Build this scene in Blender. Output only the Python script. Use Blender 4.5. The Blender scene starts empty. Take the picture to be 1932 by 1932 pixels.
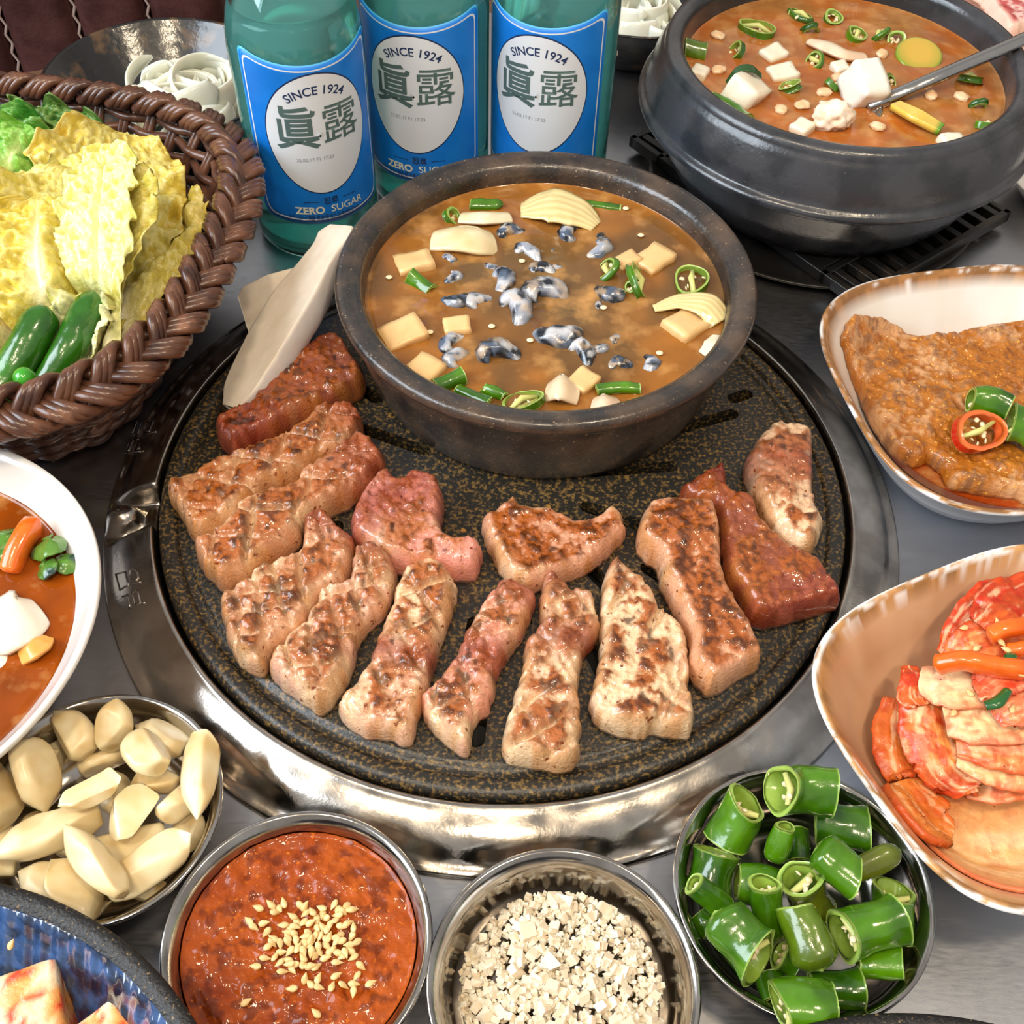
import bpy, bmesh, math, random
import numpy as np
from mathutils import Vector, Matrix
from mathutils.geometry import delaunay_2d_cdt

# ------------------------------------------------------------------ camera, world, lights
scene = bpy.context.scene
COL = scene.collection
F_PX, IMG = 2102.09, 1932.0
PITCH, ROLL, DIST, AIMX, AIMY = 0.8978, 0.0352, 3.2205, 0.0262, -0.1224
RP, ZP = 0.16, 0.014                      # grill plate radius and the height of its top above the table
_c, _s = math.cos(PITCH), math.sin(PITCH)
FW = np.array([0, _c, -_s]); _up = np.array([0, _s, _c]); _rt = np.array([1.0, 0, 0])
RT = _rt*math.cos(ROLL) + _up*math.sin(ROLL)
UP = _up*math.cos(ROLL) - _rt*math.sin(ROLL)
CAM = (np.array([AIMX, AIMY, 0]) - FW*DIST)*RP + np.array([0, 0, ZP])
cd = bpy.data.cameras.new('camera'); cd.sensor_width = 36; cd.lens = 36*F_PX/IMG
cd.clip_start = 0.01; cd.clip_end = 50
cam = bpy.data.objects.new('camera', cd); COL.objects.link(cam)
cam.matrix_world = Matrix(((RT[0], UP[0], -FW[0], CAM[0]), (RT[1], UP[1], -FW[1], CAM[1]), (RT[2], UP[2], -FW[2], CAM[2]), (0, 0, 0, 1)))
scene.camera = cam
vs = scene.view_settings
vs.view_transform = 'Standard'; vs.look = 'None'; vs.gamma = 1; vs.exposure = 0.06; vs.use_curve_mapping = False

world = bpy.data.worlds.new('room_light'); scene.world = world; world.use_nodes = True
bg = world.node_tree.nodes['Background']; bg.inputs[0].default_value = (1.0, 0.965, 0.93, 1); bg.inputs[1].default_value = 0.5

def area(name, loc, target, sx, sy, power, col):
    l = bpy.data.lights.new(name, 'AREA'); l.shape = 'RECTANGLE'; l.size = sx; l.size_y = sy; l.energy = power; l.color = col
    o = bpy.data.objects.new(name, l); COL.objects.link(o); o.location = loc
    d = Vector(target) - Vector(loc); o.rotation_euler = d.to_track_quat('-Z', 'Y').to_euler()
    return o
area('window_daylight', (-1.5, -0.35, 1.15), (0, 0, 0.03), 1.3, 1.1, 46, (0.80, 0.90, 1.0))
area('window_daylight_far', (1.0, 2.0, 1.3), (0.05, 0.05, 0.0), 1.6, 0.9, 30, (0.80, 0.89, 1.0))
for _x, _y in ((0.45, -0.35), (-0.40, -0.50), (0.0, -0.95)):
    area('ceiling_lamp', (_x, _y, 1.5), (_x*.6, _y*.6, 0), 0.16, 0.16, 7, (1.0, 0.82, 0.58))

# ------------------------------------------------------------------ helpers
CR = {'0': (0, 0, 1), 'tl': (0, 0, 2.76), 'b': (400, 0, 2.415), 'rp': (1150, 0, 2.4706), 'cp': (600, 250, 2.2729), 'm1': (280, 600, 2.1463),
      'm2': (900, 700, 2.2729), 'ga': (0, 1280, 2.962), 'sa': (280, 1480, 3.1161), 'sl': (780, 1530, 3.1161), 'ch': (1250, 1430, 2.8328),
      'ki': (1500, 950, 2.5092), 'ub': (1500, 480, 3.3889), 'wb': (0, 900, 4.6), 'gr': (170, 760, 4.391), 'on': (0, 0, 4.025), 'o2': (1100, 0, 6.44), 'bp': (0, 1650, 5.084)}
def at(px, py, z, crop='0'):
    x0, y0, s = CR[crop]; px = x0 + px/s; py = y0 + py/s
    v = FW + RT*(px-966)/F_PX - UP*(py-966)/F_PX
    return CAM + v*(z-CAM[2])/v[2]
def at_p(px, py, n, p0, crop='0'):              # the point seen at a pixel on a slanted plane (normal n through p0)
    x0, y0, s = CR[crop]; px = x0 + px/s; py = y0 + py/s
    v = FW + RT*(px-966)/F_PX - UP*(py-966)/F_PX
    return CAM + v*(np.dot(np.asarray(p0)-CAM, n)/np.dot(v, n))
def L(*a):
    a = a[0] if len(a) == 1 else a
    c = np.array(a[:3], float)/255.0
    return np.where(c <= 0.04045, c/12.92, ((c+0.055)/1.055)**2.4)
def ss(a, b, x):
    t = np.clip((np.asarray(x, float)-a)/(b-a), 0, 1); return t*t*(3-2*t)
def _h(ix, iy, iz, seed):
    n = (ix.astype(np.int64)*374761393 + iy.astype(np.int64)*668265263 + iz.astype(np.int64)*2147483647 + seed*1274126177) & 0x7fffffff
    n = ((n ^ (n >> 13))*1274126177) & 0x7fffffff
    n = ((n ^ (n >> 16))*668265263) & 0x7fffffff
    return ((n ^ (n >> 15)) & 0xffffff)/float(0xffffff)
def vn(P, seed=0):
    P = np.atleast_2d(P); i = np.floor(P); f = P-i; f = f*f*(3-2*f); i = i.astype(np.int64); r = 0
    for dx in (0, 1):
        for dy in (0, 1):
            for dz in (0, 1):
                w = (f[:, 0] if dx else 1-f[:, 0])*(f[:, 1] if dy else 1-f[:, 1])*(f[:, 2] if dz else 1-f[:, 2])
                r = r + w*_h(i[:, 0]+dx, i[:, 1]+dy, i[:, 2]+dz, seed)
    return r
def fbm(P, scale, octv=3, seed=0):
    P = np.asarray(P, float)
    if P.shape[1] == 2: P = np.c_[P, np.zeros(len(P))]
    r = 0; a = 1; tot = 0
    for k in range(octv):
        r = r + a*vn(P*scale*2**k + 17.3*k + seed*3.7, seed+k); tot += a; a *= 0.5
    return r/tot
def mix(a, b, t):
    a = np.asarray(a, float); b = np.asarray(b, float); t = np.asarray(t)[:, None]
    return a*(1-t) + b*t

def gridF(nu, nv, wu=False, wv=False):
    iu = np.arange(nu if wu else nu-1); iv = np.arange(nv if wv else nv-1)
    a, b = np.meshgrid(iu, iv, indexing='ij'); a = a.ravel(); b = b.ravel(); a2 = (a+1) % nu; b2 = (b+1) % nv
    return np.stack([a*nv+b, a2*nv+b, a2*nv+b2, a*nv+b2], 1)
def lathe(prof, n=96, c=(0, 0, 0), cap0=False, cap1=False):
    prof = np.array(prof, float); m = len(prof); t = np.arange(n)*2*math.pi/n
    V = np.stack([np.outer(np.cos(t), prof[:, 0]), np.outer(np.sin(t), prof[:, 0]), np.tile(prof[:, 1], (n, 1))], -1).reshape(-1, 3) + np.array(c)
    F = [gridF(n, m, True, False)]
    if cap0: F.append((np.arange(n)*m)[None, ::-1])
    if cap1: F.append((np.arange(n)*m+m-1)[None, :])
    return V, F
def curve_pts(P, n, closed=False):
    P = np.array(P, float); k = len(P)
    if closed: Q = np.concatenate([P[-1:], P, P[:2]])
    else: Q = np.concatenate([2*P[:1]-P[1:2], P, 2*P[-1:]-P[-2:-1]])
    segs = k if closed else k-1
    t = np.linspace(0, segs, n, endpoint=not closed); i = np.minimum(t.astype(int), segs-1); f = (t-i)[:, None]
    a, b, c, d = Q[i], Q[i+1], Q[i+2], Q[i+3]
    return 0.5*(2*b + (c-a)*f + (2*a-5*b+4*c-d)*f**2 + (3*b-a-3*c+d)*f**3)
def frames(P, closed=False, up=None):
    P = np.asarray(P, float)
    T = np.roll(P, -1, 0)-np.roll(P, 1, 0) if closed else np.gradient(P, axis=0)
    T /= np.linalg.norm(T, axis=1)[:, None]+1e-12
    if up is None: up = np.array([0, 0, 1.0]) if abs(T[0][2]) < .9 else np.array([1.0, 0, 0])
    N = np.zeros_like(P); n = np.array(up, float)
    for i in range(len(P)):
        n = n-T[i]*np.dot(n, T[i]); n /= np.linalg.norm(n)+1e-12; N[i] = n
    return T, N, np.cross(T, N)
def tube(P, r, seg=8, closed=False, caps=True, up=None, sec=None):
    P = np.asarray(P, float); n = len(P); r = np.broadcast_to(np.asarray(r, float), (n,)) if np.ndim(r) < 2 else np.asarray(r, float)
    T, N, B = frames(P, closed, up)
    if sec is None:
        a = np.arange(seg)*2*math.pi/seg; sec = np.stack([np.cos(a), np.sin(a)], 1)
    seg = len(sec)
    rr = np.stack([r, r], 1) if r.ndim == 1 else r
    V = P[:, None, :] + N[:, None, :]*(sec[None, :, 0, None]*rr[:, 0, None, None]) + B[:, None, :]*(sec[None, :, 1, None]*rr[:, 1, None, None])
    F = [gridF(n, seg, closed, True)]
    if caps and not closed: F += [np.arange(seg)[None, :], (np.arange(seg)+(n-1)*seg)[None, ::-1]]
    return V.reshape(-1, 3), F
def merge(parts):
    V = []; F = []; o = 0
    for v, f in parts:
        V.append(v); F += [x+o for x in f]; o += len(v)
    return np.concatenate(V), F
def shell(G, th):                               # G (nu,nv,3) surface -> closed sheet of that thickness
    nu, nv = G.shape[:2]
    du = np.gradient(G, axis=0); dv = np.gradient(G, axis=1); N = np.cross(du, dv); N /= np.linalg.norm(N, axis=2)[..., None]+1e-12
    th = np.asarray(th)[..., None] if np.ndim(th) else th
    A = (G+N*th/2).reshape(-1, 3); B = (G-N*th/2).reshape(-1, 3); k = nu*nv; f = gridF(nu, nv)
    I = np.arange(k).reshape(nu, nv); loop = np.concatenate([I[:-1, 0], I[-1, :-1], I[:0:-1, -1], I[0, :0:-1]]); l2 = np.roll(loop, -1)
    return np.concatenate([A, B]), [f, f[:, ::-1]+k, np.stack([l2, loop, loop+k, l2+k], 1)]
def ico(sub=3):
    bm = bmesh.new(); bmesh.ops.create_icosphere(bm, subdivisions=sub, radius=1); bm.verts.ensure_lookup_table()
    V = np.array([v.co[:] for v in bm.verts]); F = np.array([[v.index for v in f.verts] for f in bm.faces]); bm.free(); return V, F
_ico = {k: ico(k) for k in (1, 2, 3, 4)}
def sph(k): return _ico[k][0].copy(), [_ico[k][1]]
def rot(axis, ang):
    return np.array(Matrix.Rotation(ang, 3, axis))
def basis(x, zhint=(0, 0, 1)):                  # columns: x along a direction, z near the hint
    x = np.array(x, float); x /= np.linalg.norm(x); z = np.array(zhint, float); z = z-x*np.dot(z, x); z /= np.linalg.norm(z); return np.stack([x, np.cross(z, x), z], 1)

def mesh(name, V, F, mat=None, smooth=True, col=None):
    me = bpy.data.meshes.new(name); V = np.asarray(V, float); me.vertices.add(len(V)); me.vertices.foreach_set('co', V.astype(np.float32).ravel())
    tot = np.concatenate([np.full(len(f), f.shape[1]) for f in F]); idx = np.concatenate([np.asarray(f).ravel() for f in F]).astype(np.int32)
    me.loops.add(len(idx)); me.loops.foreach_set('vertex_index', idx)
    me.polygons.add(len(tot)); st = np.concatenate([[0], np.cumsum(tot)[:-1]]).astype(np.int32); me.polygons.foreach_set('loop_start', st)
    try: me.polygons.foreach_set('loop_total', tot.astype(np.int32))
    except Exception: pass
    me.polygons.foreach_set('use_smooth', np.full(len(tot), smooth))
    if col is not None:
        col = np.asarray(col, float)
        if col.ndim == 1: col = np.tile(col, (len(V), 1))
        at_ = me.attributes.new('Col', 'FLOAT_COLOR', 'POINT'); at_.data.foreach_set('color', np.c_[np.clip(col, 0, 1), np.ones(len(V))].astype(np.float32).ravel())
    me.update(calc_edges=True); me.validate()
    if mat: me.materials.append(mat)
    return me
def tag(o, label=None, cat=None, group=None, kind=None):
    for k, v in (('label', label), ('category', cat), ('group', group), ('kind', kind)):
        if v: o[k] = v
    return o
def empty(name, loc, label=None, cat=None, group=None, kind=None):
    o = bpy.data.objects.new(name, None); COL.objects.link(o); o.location = Vector(loc); o.empty_display_size = 0.01; return tag(o, label, cat, group, kind)
def wloc(o):
    v = np.array(o.location)
    while o.parent: o = o.parent; v = v+np.array(o.location)
    return v
def obj(name, V, F=None, mat=None, parent=None, col=None, smooth=True, label=None, cat=None, group=None, kind=None):
    if F is None: V, F = V
    V = np.asarray(V, float)
    if parent: loc = wloc(parent); own = np.zeros(3)
    else: loc = own = np.array([(V[:, 0].min()+V[:, 0].max())/2, (V[:, 1].min()+V[:, 1].max())/2, V[:, 2].min()])
    o = bpy.data.objects.new(name, mesh(name, V-loc, F, mat, smooth, col)); COL.objects.link(o); o.location = Vector(own)
    if parent: o.parent = parent
    return tag(o, label, cat, group, kind)
def inst(name, me, M3, loc, parent=None, **k):   # a copy that shares mesh data
    o = bpy.data.objects.new(name, me); COL.objects.link(o); l = np.array(loc, float)-(wloc(parent) if parent else 0)
    o.matrix_world = Matrix([[*M3[0], l[0]], [*M3[1], l[1]], [*M3[2], l[2]], [0, 0, 0, 1]])
    if parent: o.parent = parent
    return tag(o, **k)

class Drape:                                     # layers sheets on top of each other: each new one is bent to lie over those below
    def __init__(s, D, h=.0012, n=560):
        s.w = np.array(D, float)/np.linalg.norm(D); s.a = np.cross(s.w, [0, 1.0, 0]); s.a /= np.linalg.norm(s.a); s.b = np.cross(s.w, s.a); s.h = h; s.n = n; s.H = np.full((n, n), -9.0); s.Lo = np.full((n, n), 9.0)
    def ij(s, P): return (np.clip((P @ s.a/s.h).astype(int)+s.n//2, 1, s.n-2), np.clip((P @ s.b/s.h).astype(int)+s.n//2, 1, s.n-2))
    def conform(s, G, gap):
        P = G.reshape(-1, 3); i, j = s.ij(P); l = np.maximum(0, s.H[i, j]+gap-P @ s.w).reshape(G.shape[:2])
        for _ in range(4):
            q = np.pad(l, 2, 'edge'); l = np.maximum(l, sum(q[a:a+l.shape[0], b:b+l.shape[1]] for a in range(5) for b in range(5))/25)
        return G+l[..., None]*s.w
    def under(s, G, gap):                        # the same from below: bend the sheet down under those already laid
        P = G.reshape(-1, 3); i, j = s.ij(P); l = np.maximum(0, P @ s.w+gap-s.Lo[i, j]).reshape(G.shape[:2])
        for _ in range(3):
            q = np.pad(l, 2, 'edge'); l = np.maximum(l, sum(q[a:a+l.shape[0], b:b+l.shape[1]] for a in range(5) for b in range(5))/25)
        return G-l[..., None]*s.w
    def add(s, G):
        P = G.reshape(-1, 3); i, j = s.ij(P); d = P @ s.w
        for a in (-1, 0, 1):
            for b in (-1, 0, 1): np.maximum.at(s.H, (i+a, j+b), d); np.minimum.at(s.Lo, (i+a, j+b), d)
# ------------------------------------------------------------------ materials
_mats = {}
def M(name, c=(.5, .5, .5), rough=.5, metal=0, attr=False, sss=0, sr=.004, spec=.5, coat=0, crough=.05, trans=0, ior=1.45, bump=0, bscale=500, bdist=.0004,
      c2=None, cscale=100, lo=.42, hi=.58, detail=4, c3=None, c3scale=300, lo3=.62, hi3=.68, stretch=None, var=0, rvar=0, rscale=200, aniso=0, smoothcoat=False):
    if name in _mats: return _mats[name]
    m = bpy.data.materials.new(name); m.use_nodes = True; nt = m.node_tree; b = nt.nodes['Principled BSDF']; N = nt.nodes.new; K = nt.links.new
    I = b.inputs; I['Roughness'].default_value = rough; I['Metallic'].default_value = metal; I['IOR'].default_value = ior; I['Specular IOR Level'].default_value = spec
    I['Coat Weight'].default_value = coat; I['Coat Roughness'].default_value = crough; I['Transmission Weight'].default_value = trans
    if sss: I['Subsurface Weight'].default_value = sss; I['Subsurface Radius'].default_value = (1, .55, .35); I['Subsurface Scale'].default_value = sr
    if aniso: I['Anisotropic'].default_value = aniso
    co = N('ShaderNodeTexCoord').outputs['Object']
    if stretch:
        mp = N('ShaderNodeMapping'); mp.inputs['Scale'].default_value = stretch; K(co, mp.inputs[0]); co = mp.outputs[0]
    def noise(sc, det=4):
        n = N('ShaderNodeTexNoise'); n.inputs['Scale'].default_value = sc; n.inputs['Detail'].default_value = det; K(co, n.inputs['Vector']); return n.outputs['Fac']
    def rng(v, a, b_, o0=0, o1=1):
        r = N('ShaderNodeMapRange'); r.inputs['From Min'].default_value = a; r.inputs['From Max'].default_value = b_; r.inputs['To Min'].default_value = o0; r.inputs['To Max'].default_value = o1
        K(v, r.inputs['Value']); return r.outputs['Result']
    def mx(f, A, B):
        x = N('ShaderNodeMix'); x.data_type = 'RGBA'; K(f, x.inputs['Factor'])
        for s_, v in (('A', A), ('B', B)):
            sock = [q for q in x.inputs if q.name == s_ and q.type == 'RGBA'][0]
            if hasattr(v, 'is_output'): K(v, sock)
            else: sock.default_value = (*v[:3], 1)
        return [q for q in x.outputs if q.type == 'RGBA'][0]
    col = None
    if attr:
        a = N('ShaderNodeAttribute'); a.attribute_name = 'Col'; col = a.outputs['Color']
    if c2 is not None: col = mx(rng(noise(cscale, detail), lo, hi), col if col is not None else c, c2)
    if c3 is not None: col = mx(rng(noise(c3scale, 3), lo3, hi3), col if col is not None else c, c3)
    if var:
        h = N('ShaderNodeHueSaturation'); K(rng(noise(cscale*1.7, 4), .25, .75, 1-var, 1+var), h.inputs['Value'])
        if col is not None: K(col, h.inputs['Color'])
        else: h.inputs['Color'].default_value = (*c[:3], 1)
        col = h.outputs['Color']
    if col is not None: K(col, I['Base Color'])
    else: I['Base Color'].default_value = (*c[:3], 1)
    if rvar: K(rng(noise(rscale, 4), .3, .7, max(rough-rvar, 0.02), rough+rvar), I['Roughness'])
    if bump:
        bn = N('ShaderNodeBump'); bn.inputs['Strength'].default_value = bump; bn.inputs['Distance'].default_value = bdist; K(noise(bscale, 5), bn.inputs['Height']); K(bn.outputs[0], I['Normal'])
        if coat and not smoothcoat: K(bn.outputs[0], I['Coat Normal'])
    _mats[name] = m; return m
rnd = random.Random(7); nr = np.random.default_rng(11)
# ------------------------------------------------------------------ setting: floor, wall, bench
m_floor = M('floor_dark', L(40, 34, 32), .5)
obj('floor', np.array([[-3, -3, -.75], [3, -3, -.75], [3, 3, -.75], [-3, 3, -.75]]), [np.array([[0, 1, 2, 3]])], m_floor, kind='structure', smooth=False)
m_wall = M('wall_plaster', L(206, 204, 202), .8, c2=L(198, 196, 194), cscale=3); m_wains = M('wall_panel', L(124, 104, 92), .6, c2=L(108, 88, 78), cscale=3)
def boxm(x0, x1, y0, y1, z0, z1, bev=0.0):
    bm = bmesh.new(); bmesh.ops.create_cube(bm, size=1)
    for v in bm.verts: v.co = Vector(((x0+x1)/2+v.co.x*(x1-x0), (y0+y1)/2+v.co.y*(y1-y0), (z0+z1)/2+v.co.z*(z1-z0)))
    if bev: bmesh.ops.bevel(bm, geom=list(bm.edges), offset=bev, segments=3, profile=.5, affect='EDGES')
    bm.verts.ensure_lookup_table(); V = np.array([v.co[:] for v in bm.verts]); F = {}
    for f in bm.faces: F.setdefault(len(f.verts), []).append([v.index for v in f.verts])
    bm.free(); return V, [np.array(x) for x in F.values()]
obj('wall_back', *boxm(-3, 3, 1.15, 1.2, -.75, 2.2), m_wall, kind='structure', smooth=False)
obj('trim_1', *boxm(-3, 3, 1.13, 1.149, -.75, .3), m_wains, kind='structure', smooth=False)

ang = math.radians(21)
RZ = rot('Z', ang)
m_leather = M('bench_leather', L(62, 34, 32), .38, bump=.5, bscale=420, bdist=.0006, c2=L(80, 48, 46), cscale=30, rvar=.1)
m_thread = M('bench_thread', L(190, 170, 165), .7)
bench = empty('bench_backrest', (-.5, .56, -.75), 'dark brown leather bench backrest with pale stitched seams behind the table', 'bench')
def bw(x, y, z): return np.array([-.235, .50, 0]) + np.stack([np.asarray(x)*math.cos(ang*.25)-np.asarray(y)*math.sin(ang*.25), np.asarray(x)*math.sin(ang*.25)+np.asarray(y)*math.cos(ang*.25), np.asarray(z)+0*np.asarray(x)], -1)
for k in range(9):
    w = .056; x0 = -w*(k+1); nu, nv = 15, 14
    u, v = np.meshgrid(np.linspace(0, 1, nu), np.linspace(0, 1, nv), indexing='ij')
    bulge = .012*(1-(2*u-1)**6) - .004*0
    front = bw(x0+u*w, -bulge, -.70+v*.95)
    back = bw(x0+u*w, .05+0*u, -.70+v*.95)
    V = np.concatenate([front.reshape(-1, 3), back.reshape(-1, 3)]); f = gridF(nu, nv); kk = nu*nv
    I = np.arange(kk).reshape(nu, nv); loop = np.concatenate([I[:-1, 0], I[-1, :-1], I[:0:-1, -1], I[0, :0:-1]]); l2 = np.roll(loop, -1)
    obj('leather_panel', V, [f, f[:, ::-1]+kk, np.stack([l2, loop, loop+kk, l2+kk], 1)], m_leather, bench)
    if k < 8:
        zz = np.linspace(-.66, .22, 120); sx = .0016*np.where(np.arange(120) % 2, 1, -1)
        obj('stitching', *tube(bw(np.full(120, x0)+sx, -.004*np.ones(120), zz), .0012, 5), m_thread, bench)

# ------------------------------------------------------------------ steel table
m_table = M('brushed_table_steel', L(180, 181, 186), .34, 1.0, c2=L(174, 175, 179), cscale=40, stretch=(1, 5, 1), lo=.3, hi=.7, bump=.10, bscale=900, bdist=.0002, rvar=.05, rscale=160)
V, F = boxm(-.62, 1.0, -.62, .350, -.03, 0, .004)
V = V @ RZ.T + np.array([-.075, .075, 0])
# hole for the grill: keep the board as one slab, the ring and burner pan sit in it
tbl = empty('table', (0, 0, -.75), 'brushed stainless steel restaurant table under all the dishes', 'table')
obj('tabletop', V, F, m_table, tbl, smooth=False)
m_wood = M('table_edge_wood', L(110, 78, 56), .5, c2=L(80, 56, 42), cscale=20, stretch=(1, 8, 1))
V, F = boxm(-.63, 1.01, .352, .367, -.035, -.001, .003)
obj('edge_trim', V @ RZ.T + np.array([-.075, .075, 0]), F, m_wood, tbl, smooth=False)
obj('pedestal', *lathe([(.0, -.74), (.25, -.74), (.25, -.72), (.05, -.70), (.05, -.031), (0, -.031)], 32), m_table, tbl)

# ------------------------------------------------------------------ grill ring with the notch
m_ring = M('polished_ring_steel', L(196, 188, 178), .2, 1.0, c2=L(170, 162, 152), cscale=60, rvar=.10, rscale=70, bump=.18, bscale=700, bdist=.00025)
m_black = M('burner_black', L(12, 12, 13), .6)
ring = empty('grill_ring', (0, 0, 0), 'polished steel ring with notch framing the round grill plate', 'grill ring')
prof = [(.1622, .0008), (.1622, .008), (.1622, .0165), (.1626, .0182), (.1636, .0190), (.1648, .0188), (.1658, .0180), (.1672, .0172), (.1690, .0164), (.1710, .0154), (.1732, .0142), (.1754, .0127), (.1776, .0108), (.1796, .0087), (.1814, .0066), (.1830, .0050), (.1850, .0040), (.1866, .0034), (.1874, .0026), (.1876, .0008)]
prof = [(r_, max(z_*.77, .0008)) for r_, z_ in prof]; n = 900; V, F = lathe(prof, n)
NA = math.atan2(*(at(250, 960, .012)[[1, 0]]))
th = np.arctan2(V[:, 1], V[:, 0]); r = np.hypot(V[:, 0], V[:, 1])
d = (th-NA+math.pi) % (2*math.pi)-math.pi; s = d*.172
chan = 1-ss(.0085, .0135, np.abs(s))
bumpm = np.clip(1-((s/.0075)**2+((r-.1795)/.0105)**2), 0, 1)**.5
z = V[:, 2]; z2 = z*(1-chan*.72) + bumpm*.0095*(r > .168)
pull = chan*(1-ss(.1622, .172, r))*.0035
V2 = V.copy(); V2[:, 2] = np.where(z > .003, np.maximum(z2, .0025), z); V2[:, 0] += np.cos(th)*pull*-1*0; 
obj('ring_body', V2, F, m_ring, ring)
# pressed lettering beside the notch (raised outlines)
def zring(p):
    q = math.hypot(p[0], p[1]); return np.interp(q, [a[0] for a in prof[4:]], [a[1] for a in prof[4:]])
def press(pts, closed=False):
    P = []
    for x, y in pts:
        p = at(x, y, .012, 'gr')
        for _ in range(4): p = at(x, y, zring(p)+.0002, 'gr')
        P.append(p)
    if closed: P.append(P[0])
    P = np.array(P); Q = np.concatenate([np.linspace(P[i], P[i+1], 6)[:-1] for i in range(len(P)-1)]+[P[-1:]])
    obj('pressed_mark', *tube(Q, .00042, 6), m_ring, ring)
press([(210, 1420), (290, 1400), (315, 1510), (245, 1550)], True)
press([(330, 1385), (365, 1372), (390, 1400), (398, 1450), (375, 1475), (340, 1470), (320, 1430)], True)
press([(335, 1505), (420, 1485)]); press([(265, 1605), (305, 1590), (330, 1690)]); press([(320, 1705), (455, 1655)])
press([(345, 1575), (390, 1550), (415, 1660), (372, 1680)], True)
press([(390, 150), (352, 248)]); press([(430, 150), (395, 250)]); press([(470, 150), (525, 145), (490, 235), (440, 240)], True); press([(440, 262), (545, 240)])
press([(330, 305), (360, 300), (320, 395), (296, 400)], True); press([(385, 305), (415, 300), (405, 380), (370, 385)], True); press([(288, 412), (440, 400)])
obj('burner_pan', *lathe([(0, .0006), (.1621, .0006), (.1621, .0022), (0, .0022)], 128), m_black, ring)

# ------------------------------------------------------------------ grill plate with through slots
m_plate = M('speckled_nonstick', L(36, 34, 31), .33, spec=.6, c2=L(128, 100, 54), cscale=560, lo=.50, hi=.72, detail=3, c3=L(158, 116, 52), c3scale=170, lo3=.70, hi3=.76, bump=.55, bscale=700, bdist=.0005, rvar=.08)
zz = ZP
pp = [(0, -.0085), (.150, -.0085), (.1575, -.0085), (.1598, -.0065), (.1602, -.003), (.1597, -.0008), (.158, .0006), (.1560, .0008), (.1535, .0004), (.1520, -.0002), (.1512, -.0014), (.1494, -.0018), (.1476, -.0014), (.1466, -.0002), (.1452, .0001), (.12, .0004), (.06, .0009), (0, .0011)]
V, F = lathe([(max(r_, .0003), z_+zz) for r_, z_ in pp], 220, cap0=True, cap1=True)
F[0] = F[0][:, ::1]
me = mesh('plate_body', V, F, m_plate)
tmp = bpy.data.objects.new('tmp_plate', me); COL.objects.link(tmp)
cut = []
def slot(a, r0, r1, w=.0034):
    m = 8; P = []
    for k in range(m+1): t = math.pi/2+math.pi*k/m; P.append((r0+w*math.cos(t), w*math.sin(t)))
    for k in range(m+1): t = -math.pi/2+math.pi*k/m; P.append((r1+w*math.cos(t), w*math.sin(t)))
    P = np.array(P); c_, s_ = math.cos(a), math.sin(a); P = P @ np.array([[c_, s_], [-s_, c_]]); k = len(P)
    Vv = np.concatenate([np.c_[P, np.full(k, zz-.02)], np.c_[P, np.full(k, zz+.02)]]); i = np.arange(k); j = (i+1) % k
    cut.append((Vv, [np.stack([i, j, j+k, i+k], 1), i[None, ::-1], (i+k)[None, :]]))
for k in range(12): slot(k*math.pi/6+.14, .042, .080)
for k in range(12): slot(k*math.pi/6+.14+math.pi/12, .082, .122)
for k in range(6): slot(k*math.pi/3-1.62, .1285, .136)
cm = mesh('tmp_cut', *merge(cut), None, False); tc = bpy.data.objects.new('tmp_cut', cm); COL.objects.link(tc)
md = tmp.modifiers.new('b', 'BOOLEAN'); md.operation = 'DIFFERENCE'; md.object = tc; md.solver = 'EXACT'
dg = bpy.context.evaluated_depsgraph_get(); me2 = bpy.data.meshes.new_from_object(tmp.evaluated_get(dg)); me2.name = 'grill_plate'
bpy.data.objects.remove(tmp); bpy.data.objects.remove(tc)
for p in me2.polygons: p.use_smooth = True
me2.materials.clear(); me2.materials.append(m_plate)
try: me2.set_sharp_from_angle(angle=math.radians(40))
except Exception: pass
gp = bpy.data.objects.new('grill_plate', me2); COL.objects.link(gp)
tag(gp, 'round black grill plate with gold speckles and radial slots', 'grill plate')

# ------------------------------------------------------------------ stone pots
m_pot = M('black_stoneware', L(44, 38, 35), .30, spec=.6, c2=L(86, 68, 54), cscale=60, lo=.40, hi=.72, bump=.6, bscale=420, bdist=.0007, rvar=.14, rscale=80, coat=.45, crough=.15, smoothcoat=True, c3=L(140, 116, 90), c3scale=620, lo3=.66, hi3=.72)
PC = np.array([.0167, .086]); ZS1 = .0565
zb = ZP+.0012
pot1 = empty('stone_pot', (*PC, zb), 'low black stone pot of brown snail soup standing on the grill plate', 'pot')
pr = [(0, zb), (.0850, zb), (.0868, zb+.0006), (.0884, zb+.004), (.0918, zb+.016), (.0948, zb+.030), (.0962, zb+.040), (.0966, zb+.0425), (.0985, zb+.0445), (.1010, zb+.0468), (.1020, zb+.0495), (.1016, zb+.0522), (.1002, zb+.0536), (.0975, zb+.0536), (.0945, zb+.0530), (.0915, zb+.0520), (.0897, zb+.0506), (.0888, zb+.0480), (.0878, zb+.040), (.0850, zb+.022), (.079, zb+.010), (.06, zb+.006), (0, zb+.006)]
obj('pot_body', *lathe(pr, 160, (*PC, 0)), m_pot, pot1)
PC2 = np.array([.1845, .259]); ZS2 = .0775
z0 = .0125
m_pot2 = M('glazed_black_stoneware', L(40, 41, 45), .26, spec=.6, c2=L(58, 58, 62), cscale=45, bump=.35, bscale=420, bdist=.0004, rvar=.12, rscale=60, coat=.35, crough=.18, c3=L(110, 96, 84), c3scale=500, lo3=.74, hi3=.78)
pot2 = empty('stone_pot', (*PC2, z0), 'tall black stone pot with a flared collar holding orange soybean stew', 'pot')
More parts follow.
